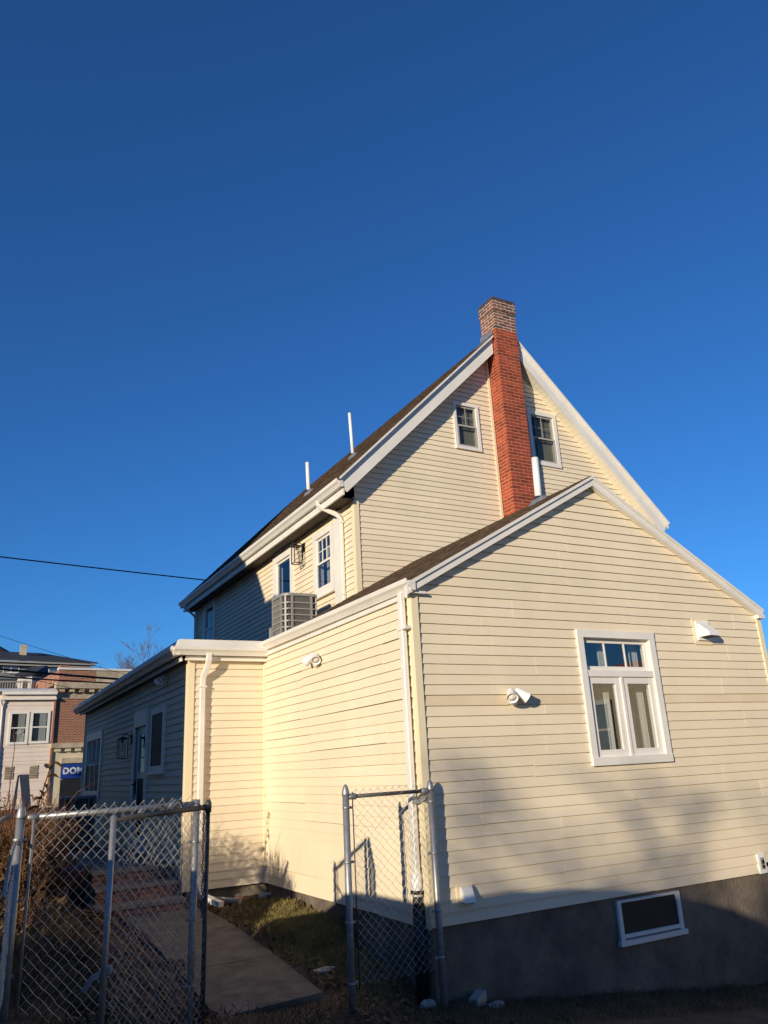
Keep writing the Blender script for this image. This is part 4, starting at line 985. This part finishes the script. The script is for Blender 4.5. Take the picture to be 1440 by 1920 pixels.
# ------------------------------------------------------------------ small things on the ground
def rock(name, x, y, sx, sy, sz, seed, label, m='stone', cat='stone', rz=0, boxy=False):
    rnd = random.Random(seed); g = MB(); z = gz(x, y)
    me_pts = []
    if boxy:
        c, s = math.cos(rz), math.sin(rz); P = []
        for zz in (0, 1):
            for ux, uy in ((-1, -1), (1, -1), (1, 1), (-1, 1)):
                X, Y = ux * sx, uy * sy; P.append((x + X * c - Y * s, y + X * s + Y * c, z - .02 + zz * sz * 1.3 + .02 * ux * zz))
        g.hexa(P); o = g.build(name, m, bevel=.008)
    else:
        n, rws = 9, 5; base = len(g.v)
        for j in range(rws + 1):
            ph = math.pi * j / rws
            for i in range(n):
                th = 2 * math.pi * i / n; q = 1 + rnd.uniform(-.22, .22)
                g.v.append((x + sx * math.sin(ph) * math.cos(th + rz) * q, y + sy * math.sin(ph) * math.sin(th + rz) * q, z + sz * .4 + sz * math.cos(ph) * q * .8))
        for j in range(rws):
            for i in range(n):
                g.f.append((j * n + i, j * n + (i + 1) % n, (j + 1) * n + (i + 1) % n, (j + 1) * n + i)); g.sm.append(False)
        o = g.build(name, m)
    tag(o, label, cat); return o
rock('loose_brick', .36, -.10, .085, .05, .085, 1, 'loose grey brick lying by the foundation', 'pale_conc', 'brick', rz=.5, boxy=True)
rock('stone', .50, -.18, .09, .05, .035, 2, 'flat pale broken stone beside the loose brick', 'pale_conc')
rock('stone', -.10, -.02, .07, .05, .05, 3, 'pale rubble at the foot of the corner post', 'pale_conc')
rock('stone', -.68, .86, .11, .06, .03, 4, 'flat pale stone slab in the grass right of the path', 'pale_conc', rz=.3)
rock('stone', -.40, 4.15, .16, .05, .045, 5, 'block under the siding near the inner corner', 'stepbrick', 'stone')
rock('stone', -.12, 4.02, .09, .07, .05, 6, 'dark stone in the inner corner', 'stone')
g = MB(); g.sweep([(-.93, 4.13, -.06), (-.86, 3.85, -.10), (-.80, 3.7, -.13)], 0, ref=(0, 0, 1), prof=[(-.04, -.03), (.04, -.03), (.04, .03), (-.04, .03)], smooth=False); tag(g.build('downspout_extension', 'white'), 'white downspout piece lying on the soil by the path', 'downspout')
g = MB(); g.sweep([(-.78, 4.15, -.12), (-.60, 3.85, -.13), (-.55, 3.72, -.12)], .035, n=10); tag(g.build('drain_pipe', 'pale_conc'), 'pale plastic pipe lying beside the downspout piece', 'pipe')
g = MB()
for x0, sg in ((-3.305, 1), (-3.19, -1)): pass
g.hexa([(-3.33, 3.3, .7), (-3.27, 3.3, .7), (-3.27, 3.36, .7), (-3.33, 3.36, .7), (-3.26, 3.3, 1.50), (-3.245, 3.3, 1.50), (-3.245, 3.36, 1.50), (-3.26, 3.36, 1.50)])
g.hexa([(-3.10, 3.3, .7), (-3.03, 3.3, .7), (-3.03, 3.36, .7), (-3.10, 3.36, .7), (-3.243, 3.3, 1.505), (-3.15, 3.3, 1.505), (-3.15, 3.36, 1.505), (-3.243, 3.36, 1.505)])
tag(g.build('leaning_boards', 'acgrey'), 'two grey boards leaning together in the brush', 'boards')
g = MB(); g.sweep([(-4.1, 1.3, .96), (-3.75, 1.3, 1.03), (-3.56, 1.32, 1.09), (-3.42, 1.35, 1.14)], 0, n=10, radii=[.045, .04, .033, .02]); tag(g.build('fallen_log', 'wood'), 'weathered grey log lying across the bank', 'log')
def bin_(x, y):
    z = gz(x, y); t = thing('trash_bin', (x, y, z), 'black rubbish bin beside the brick steps', 'bin')
    g = MB(); g.lathe((x, y, z), Z, [(.15, 0), (.20, .42), (.21, .43), (.21, .45)], 18); g.build('body', 'blackplastic', t)
    g = MB(); g.lathe((x, y, z + .45), Z, [(.22, 0), (.215, .03), (.1, .06), (.02, .065)], 18); g.build('lid', 'blackplastic', t)
bin_(-2.42, 4.75)
g = MB(); g.lathe((-2.62, 4.55, gz(-2.62, 4.55)), Z, [(.09, 0), (.13, .22), (.145, .22), (.145, .25), (.12, .25), (.11, .2)], 18); tag(g.build('plant_pot', 'blueplastic'), 'blue-grey plant pot left of the rubbish bin', 'pot')

# ------------------------------------------------------------------ background buildings
def far_window(fr, a0, a1, c0, c1, parent, cs=.12, m='white', curtain=True, bar=True):
    g = MB(); fr.box(g, a0, a1, .0, .06, c1 - cs, c1); fr.box(g, a0, a1, 0, .08, c0, c0 + cs); fr.box(g, a0, a0 + cs, 0, .058, c0 + cs, c1 - cs); fr.box(g, a1 - cs, a1, 0, .058, c0 + cs, c1 - cs)
    w_ = g.build('window', m, parent)
    g = MB(); fr.box(g, a0 + cs, a1 - cs, .001, .008, c0 + cs, c1 - cs); g.build('room_interior', 'dark', w_)
    if curtain:
        for f0, f1 in ((.45, .92),):
            g = MB(); x0 = a0 + cs + (a1 - a0 - 2 * cs) * f0; x1 = a0 + cs + (a1 - a0 - 2 * cs) * f1; fr.box(g, x0, x1, .009, .014, c0 + cs, c1 - cs); g.build('curtain', 'curtain', w_)
    g = MB(); g.poly([fr.p(a0 + cs, .022, c0 + cs), fr.p(a1 - cs, .022, c0 + cs), fr.p(a1 - cs, .022, c1 - cs), fr.p(a0 + cs, .022, c1 - cs)]); g.build('pane', 'glass', w_)
    if bar:
        zmid = (c0 + c1) / 2; g = MB(); fr.box(g, a0 + cs, a1 - cs, .01, .045, zmid - .03, zmid + .03); g.build('meeting_rail', m, w_)
def clap(fr, parent, a0, a1, c0, c1, expo, m, openings=()):
    k = 0; z = c0
    while z < c1 - .02:
        z1 = min(z + expo, c1); g = MB(); segs = [(a0, a1)]
        for o in openings:
            if o[2] < (z + z1) / 2 < o[3]:
                segs = [q for s in segs for q in ([(s[0], o[0])] if o[0] > s[0] else []) + ([(o[1], s[1])] if o[1] < s[1] else [])]
        for s0, s1 in segs:
            g.poly([fr.p(s0, .03, z), fr.p(s1, .03, z), fr.p(s1, .006, z1), fr.p(s0, .006, z1)]); g.poly([fr.p(s0, .0, z), fr.p(s1, .0, z), fr.p(s1, .03, z), fr.p(s0, .03, z)])
        g.build('clapboard', m, parent); z = z1

# pale clapboard house
pk = thing('clapboard_house', (-1.5, 40, .5), 'pale pink clapboard house with paired curtained windows, far left', 'house')
g = MB(); g.box((-6.0, 38.0, -1), (0.68, 46, 5.95)); wl = g.build('wall', 'pink', pk)
PK = Fr((0, 38, 0), (1, 0, 0), (0, -1, 0))
clap(PK, wl, -2.0, 0.68, 2.55, 5.55, .21, 'pink'); clap(PK, wl, -2.0, .68, .3, 2.55, .42, 'pink')
PKW = Fr((0, 37.95, 0), (1, 0, 0), (0, -1, 0)); far_window(PKW, -1.42, -.50, 3.36, 4.98, pk); far_window(PKW, -.43, .50, 3.38, 5.0, pk)
g = MB(); g.box((-1.60, 37.952, 3.24), (.62, 37.99, 5.12)); g.build('window_surround', 'pink', pk)
g = MB(); g.box((-1.86, 37.75, 5.55), (.72, 38.0, 5.63)); g.box((-1.86, 37.62, 5.80), (.72, 38.0, 5.95)); g.prism([(-6.2, 37.6, 5.95), (.72, 37.6, 5.95), (.72, 38.2, 6.12), (-6.2, 38.2, 6.12)], (0, 0, .03)); g.build('cornice', 'white', pk)
g = MB(); g.box((-1.86, 37.80, 5.63), (.70, 38.0, 5.80)); g.build('frieze', 'pink', pk)
g = MB(); g.sweep([(-1.95, 37.75, 5.6), (-1.85, 37.85, 5.4), (-1.78, 37.9, 5.2), (-1.70, 37.9, .5)], .05, n=8); g.build('downspout', 'white', pk)
for a0 in (-1.40, -.28):
    g = MB(); PK.box(g, a0, a0 + .40, .03, .05, 1.70, 2.33); v_ = g.build('vent', 'stonetrim', pk)
    for k in range(7):
        g = MB(); PK.box(g, a0 + .03, a0 + .37, .05, .065, 1.75 + k * .08, 1.78 + k * .08); g.build('slat', 'dark', v_)
g = MB(); g.lathe(PK.p(.48, .03, 2.30), (0, -1, 0), [(.09, 0), (.09, .08)], 14); g.build('vent_opening', 'dark', pk)

# brick commercial building with the blue sign, turned slightly away
bb = thing('brick_building', (4, 41, .5), 'brick and limestone commercial building with blue shop sign', 'building')
ang = R(6); BF = Fr((.72, 38.0, 0), (math.cos(ang), math.sin(ang), 0), (math.sin(ang), -math.cos(ang), 0))
def bbx(name, m, a0, a1, b0, b1, c0, c1, parent=bb, lab=None):
    g = MB(); BF.box(g, a0, a1, b0, b1, c0, c1); return g.build(name, m, parent, label=lab)
o = bbx('wall', 'farbrick', 0, 14, -8, 0, 3.3, 5.6)
bbx('parapet', 'farbrick', .06, 1.95, -8, -.02, 6.45, 7.12); bbx('parapet', 'stonetrim', 1.97, 14, -8, .0, 6.45, 7.12)
bbx('coping', 'white', 0, 14, -.3, .06, 7.121, 7.22)
bbx('cornice', 'stonetrim', -.12, 14, -.1, .35, 6.12, 6.42); bbx('frieze', 'stonetrim', -.02, 14, -.1, .04, 5.61, 5.92)
for k in range(14): bbx('dentil', 'stonetrim', .1 + k * .5, .34 + k * .5, .0, .26, 5.94, 6.11)
bbx('cornice', 'stonetrim', -.12, 14, -.1, .28, 3.12, 3.36); bbx('wall', 'cream2', -.02, 14, -8, .02, -.5, 2.9)
for k in range(14): bbx('dentil', 'cream2', .1 + k * .5, .38 + k * .5, .0, .2, 2.95, 3.11)
bbx('lintel', 'cream2', -.01, 14, -.1, .03, 2.9, 3.11)
sg_ = bbx('shop_sign', 'sign', .48, 3.4, .04, .14, 1.62, 2.36, lab='blue shop sign with white capital letters'); bbx('sign_canopy', 'stonetrim', .45, 3.45, .04, .22, 2.361, 2.62)
bbx('shop_window', 'screen', .50, 3.3, .03, .06, .2, 1.58)
bbx('corner_pipe', 'stepbrick', -.10, -.02, .03, .12, .4, 5.6)
cu = bpy.data.curves.new('txt', 'FONT'); cu.body = 'DOM'; cu.size = .42; cu.extrude = .01; cu.offset = .018; cu.space_character = 1.08
to = bpy.data.objects.new('txt', cu); C.objects.link(to); bpy.context.view_layer.update()
me = bpy.data.meshes.new_from_object(to); bpy.data.objects.remove(to)
TM = Matrix((BF.u, Z, BF.n)).transposed().to_4x4(); TM.translation = BF.p(.56, .155, 1.85); me.transform(TM); me.materials.clear(); me.materials.append(MT['signtext'])
lo = bpy.data.objects.new('lettering', me); C.objects.link(lo); lo.parent = sg_
# brick chimney stack rising behind
bbx('brick_stack', 'farbrick', .72, 1.18, -3.5, -3.0, 5.9, 7.75)

# house with pale green dormer and deck
dh = thing('dormer_house', (-1, 46, .5), 'dark roofed house with pale green dormer and wooden deck', 'house')
g = MB(); g.box((-5, 46, 0), (.9, 52, 6.6)); g.build('wall', 'green', dh)
g = MB(); g.prism([(-5, 44.2, 6.55), (1.0, 44.2, 6.55), (.95, 48, 8.35), (.2, 48, 8.35), (-.3, 47, 7.6), (-5, 47, 7.6)], (0, 0, .06)); g.build('roof', 'slate', dh)
g = MB(); g.prism([(-.75, 43.8, 6.7), (-.08, 43.8, 6.7), (-.08, 43.8, 7.5), (-.75, 43.8, 7.42)], (0, 2, 0)); g.build('dormer', 'white', dh)
g = MB(); g.prism([(-.06, 43.78, 6.75), (.55, 44.4, 6.75), (.55, 44.4, 7.4), (-.06, 43.78, 7.52)], (0, 1.5, 0)); g.build('dormer_side', 'green', dh)
g = MB(); g.prism([(-1.0, 43.6, 7.42), (.05, 43.6, 7.58), (.9, 44.4, 7.5), (.9, 46, 8.3), (0, 46, 8.2), (-.9, 45.5, 7.7)], (0, 0, .09)); g.build('dormer_roof', 'slate', dh)
g = MB(); g.box((-.52, 43.76, 6.75), (-.36, 43.79, 7.2)); g.build('window', 'dark', dh)
g = MB(); g.box((-5, 42.9, 6.55), (-.2, 43.0, 6.66)); g.box((-5, 42.9, 7.0), (-.2, 43.0, 7.08)); rl = g.build('deck_railing', 'wood', dh)
for k in range(20):
    g = MB(); g.box((-2.7 + k * .13, 42.93, 6.66), (-2.66 + k * .13, 42.97, 7.0)); g.build('baluster', 'wood', rl)

# grey house on the hill
gh = thing('grey_house', (2, 62, 5), 'grey clapboard house with dark hipped roof up the hill', 'house')
g = MB(); g.box((-8, 60, 2), (5.4, 70, 10.55)); gw = g.build('wall', 'grey', gh)
GH = Fr((0, 60, 0), (1, 0, 0), (0, -1, 0))
clap(GH, gw, -2.5, 5.4, 8.2, 10.5, .25, 'grey')
g = MB(); g.prism([(-9, 59.4, 10.75), (5.9, 59.4, 10.35), (1.9, 63.0, 11.55), (-.4, 63.0, 11.6), (-1.2, 63, 12.05), (-9, 63, 12.2)], (0, 0, .1)); g.build('roof', 'slate', gh)
g = MB(); g.prism([(-9, 59.35, 10.60), (5.7, 59.35, 10.22), (5.7, 59.35, 10.33), (-9, 59.35, 10.73)], (0, .5, 0)); g.prism([(-9, 59.5, 10.40), (5.5, 59.5, 10.02), (5.5, 59.5, 10.12), (-9, 59.5, 10.5)], (0, .4, 0)); g.build('gutter', 'acgrey', gh)
g = MB(); g.box((.2, 60.8, 10.6), (.68, 61.3, 11.95)); g.build('chimney', 'stonetrim', gh)
far_window(GH, -.93, .22, 9.62, 10.58 - .25, gh, cs=.07, curtain=False, bar=False); g = MB(); GH.box(g, -.40, -.32, .03, .06, 9.69, 10.26); g.build('mullion', 'white', gh)
far_window(GH, 2.3, 3.6, 9.3, 10.05, gh, cs=.07, curtain=False, bar=False)
# bright little roof peeking beyond
# ------------------------------------------------------------------ wires
def cable(p0, p1, sag, r, label):
    p0 = Vector(p0); p1 = Vector(p1); pts = []
    for i in range(25):
        s = i / 24; pts.append(p0.lerp(p1, s) - Z * (sag * 4 * s * (1 - s)))
    g = MB(); g.sweep(pts, r, n=6); tag(g.build('utility_cable', 'cable'), label, 'cable', 'overhead utility cables')
cable((-14, 14.0, 7.44), (1.87, 14.34, 6.60), .06, .017, 'single black service cable reaching the main roof eave')
cable((-12, 26, 6.75), (9, 26, 4.9), .35, .045, 'thickest black bundled cable over the far rooftops')
cable((-12, 26, 6.1), (9, 26, 4.85), .25, .03, 'lower black cable crossing the brick parapet')
cable((-12, 26.5, 10.2), (6, 26.5, 4.4), .30, .008, 'thin grey wire sloping down above the far rooftops')
cable((-6, 30, 7.0), (6, 33, 4.6), .2, .012, 'thin wire crossing the pale house gable')
for k, (za, zb) in enumerate(((6.3, 6.2), (4.7, 4.6))):
    cable((24, 22, za), (60, 34, zb), .1, .03, ('upper wire in the gap at the right edge', 'lower wire in the gap at the right edge')[k])

# ------------------------------------------------------------------ out of frame: what shades and what is mirrored
nb = thing('unseen_house', (-11, 7, .5), 'neighbouring dark brown house with flat front bay and steep gable', 'house')
g = MB(); g.box((-15, .79, 0), (-7.0, 2.33, 4.9)); g.build('porch', 'darkwall', nb)
g = MB(); g.box((-15, 2.33, 0), (-7.0, 3.38, 6.91)); g.build('bay', 'darkwall', nb)
g = MB(); g.box((-15, 3.38, 0), (-7.0, 11.5, 6.91)); g.prism([(-7.0, 3.38, 6.91), (-7.0, 11.4, 6.91), (-7.0, 7.39, 12.4)], (-8, 0, 0)); g.build('wall', 'darkwall', nb)
g = MB(); g.prism([(-6.99, 3.37, 6.92), (-6.99, 7.39, 12.42), (-6.99, 7.39, 12.5), (-6.99, 3.33, 6.94)], (-8.02, 0, 0)); g.prism([(-6.99, 11.42, 6.92), (-6.99, 7.39, 12.42), (-6.99, 7.39, 12.5), (-6.99, 11.46, 6.94)], (-8.02, 0, 0)); g.build('roof', 'slate', nb)
NBF = Fr((-7.0, 0, 0), (0, 1, 0), (1, 0, 0))
for a, c in ((4.5, 1.5), (7.5, 1.5), (4.5, 4.3), (7.5, 4.3), (1.05, 1.9)): far_window(NBF, a, a + 1.0, c, c + 1.6, nb)

n2 = thing('unseen_house', (-12, 20, .5), 'added dark house out of view that holds back sky light', 'house')  # added occluder: takes ambient light off the low wing
g = MB(); g.box((-17, 13.5, 0), (-7.5, 26, 6.5)); g.build('wall', 'darkwall', n2)
g = MB(); g.prism([(-17.4, 13.2, 6.5), (-7.1, 13.2, 6.5), (-12.2, 13.2, 9.5)], (0, 13, 0)); g.build('roof', 'slate', n2)
n3 = thing('unseen_house', (-16, -20, .5), 'added dark house behind the viewer that cuts sky light', 'house')  # invented block, put in to darken the ambient light on the front
g = MB(); g.box((-19, -21, -1), (-12.5, -16, 8.0)); g.build('wall', 'darkwall', n3)
g = MB(); g.prism([(-19.3, -21.3, 8.0), (-19.3, -15.7, 8.0), (-19.3, -18.5, 9.8)], (7.1, 0, 0)); g.build('roof', 'slate', n3)

car = thing('parked_car', (-5.15, -3.3, .15), 'dark blue parked hatchback left of the viewer', 'car')
prof = [(-.86, .45), (-.80, .98), (-.95, 1.20), (-1.5, 1.235), (-2.67, 1.257), (-3.22, 1.46), (-3.59, 1.593), (-4.01, 1.69), (-4.45, 1.75), (-5.1, 1.74), (-5.4, 1.65), (-5.75, 1.25), (-5.85, .8), (-5.83, .45)]
g = MB(); g.prism([(-4.32, y, z) for y, z in prof], (-1.70, 0, 0)); g.build('body', 'carpaint', car, bevel=.05)
for x in (-4.30, -6.0):
    for y in (-1.55, -4.75):
        g = MB(); g.lathe((x, y, .47), (-1, 0, 0), [(.2, -.01), (.31, 0), (.32, .03), (.32, .17), (.31, .19)], 24); wh = g.build('wheel', 'tyre', car)
        g = MB(); g.lathe((x, y, .47), (1, 0, 0), [(.2, .0), (.19, .015), (.02, .02)], 20); g.build('rim', 'galv', wh)
g = MB(); g.prism([(-4.316, -2.75, 1.28), (-4.316, -3.25, 1.50), (-4.316, -4.0, 1.62), (-4.316, -4.9, 1.61), (-4.316, -5.3, 1.30)], (.006, 0, 0)); g.build('side_window', 'screen', car)

oh = thing('facing_house', (17, -12, -1), 'pale house with dark red eaves across the street', 'house')
g = MB(); g.box((12, -20, -3), (22, -4, 3.4)); g.build('wall', 'cream2', oh)
g = MB(); g.box((11.6, -20.5, 3.41), (22.5, -3.5, 3.67)); g.build('eave', 'redeave', oh)
g = MB(); g.hexa([(11.6, -20.5, 3.671), (22.5, -20.5, 3.671), (22.5, -3.5, 3.671), (11.6, -3.5, 3.671), (15.5, -16, 4.0), (18.5, -16, 4.0), (18.5, -8, 4.0), (15.5, -8, 4.0)]); g.build('roof', 'slate', oh)
OH = Fr((12, 0, -.45), (0, 1, 0), (-1, 0, 0))
for a in (-17, -14, -10.9, -6.6): far_window(OH, a, a + 1.2, 1.7, 3.3, oh)

sh = thing('sky_block_house', (0, -37, -1), 'added tall pale house behind the viewer that blocks low sky', 'house')  # unseen, added to reduce the sky reaching the front facade
g = MB(); g.box((-8, -42, -2), (9, -33, 8.0)); g.build('wall', 'cream2', sh)
g = MB(); g.prism([(-8.5, -42.5, 8.0), (-8.5, -32.5, 8.0), (-8.5, -37.5, 11.5)], (18, 0, 0)); g.build('roof', 'slate', sh)
SH = Fr((0, -33, 0), (1, 0, 0), (0, 1, 0))
for a in (-6.5, -3, 1, 4.5):
    for c in (.6, 4.4): far_window(SH, a, a + 1.2, c, c + 1.8, sh)
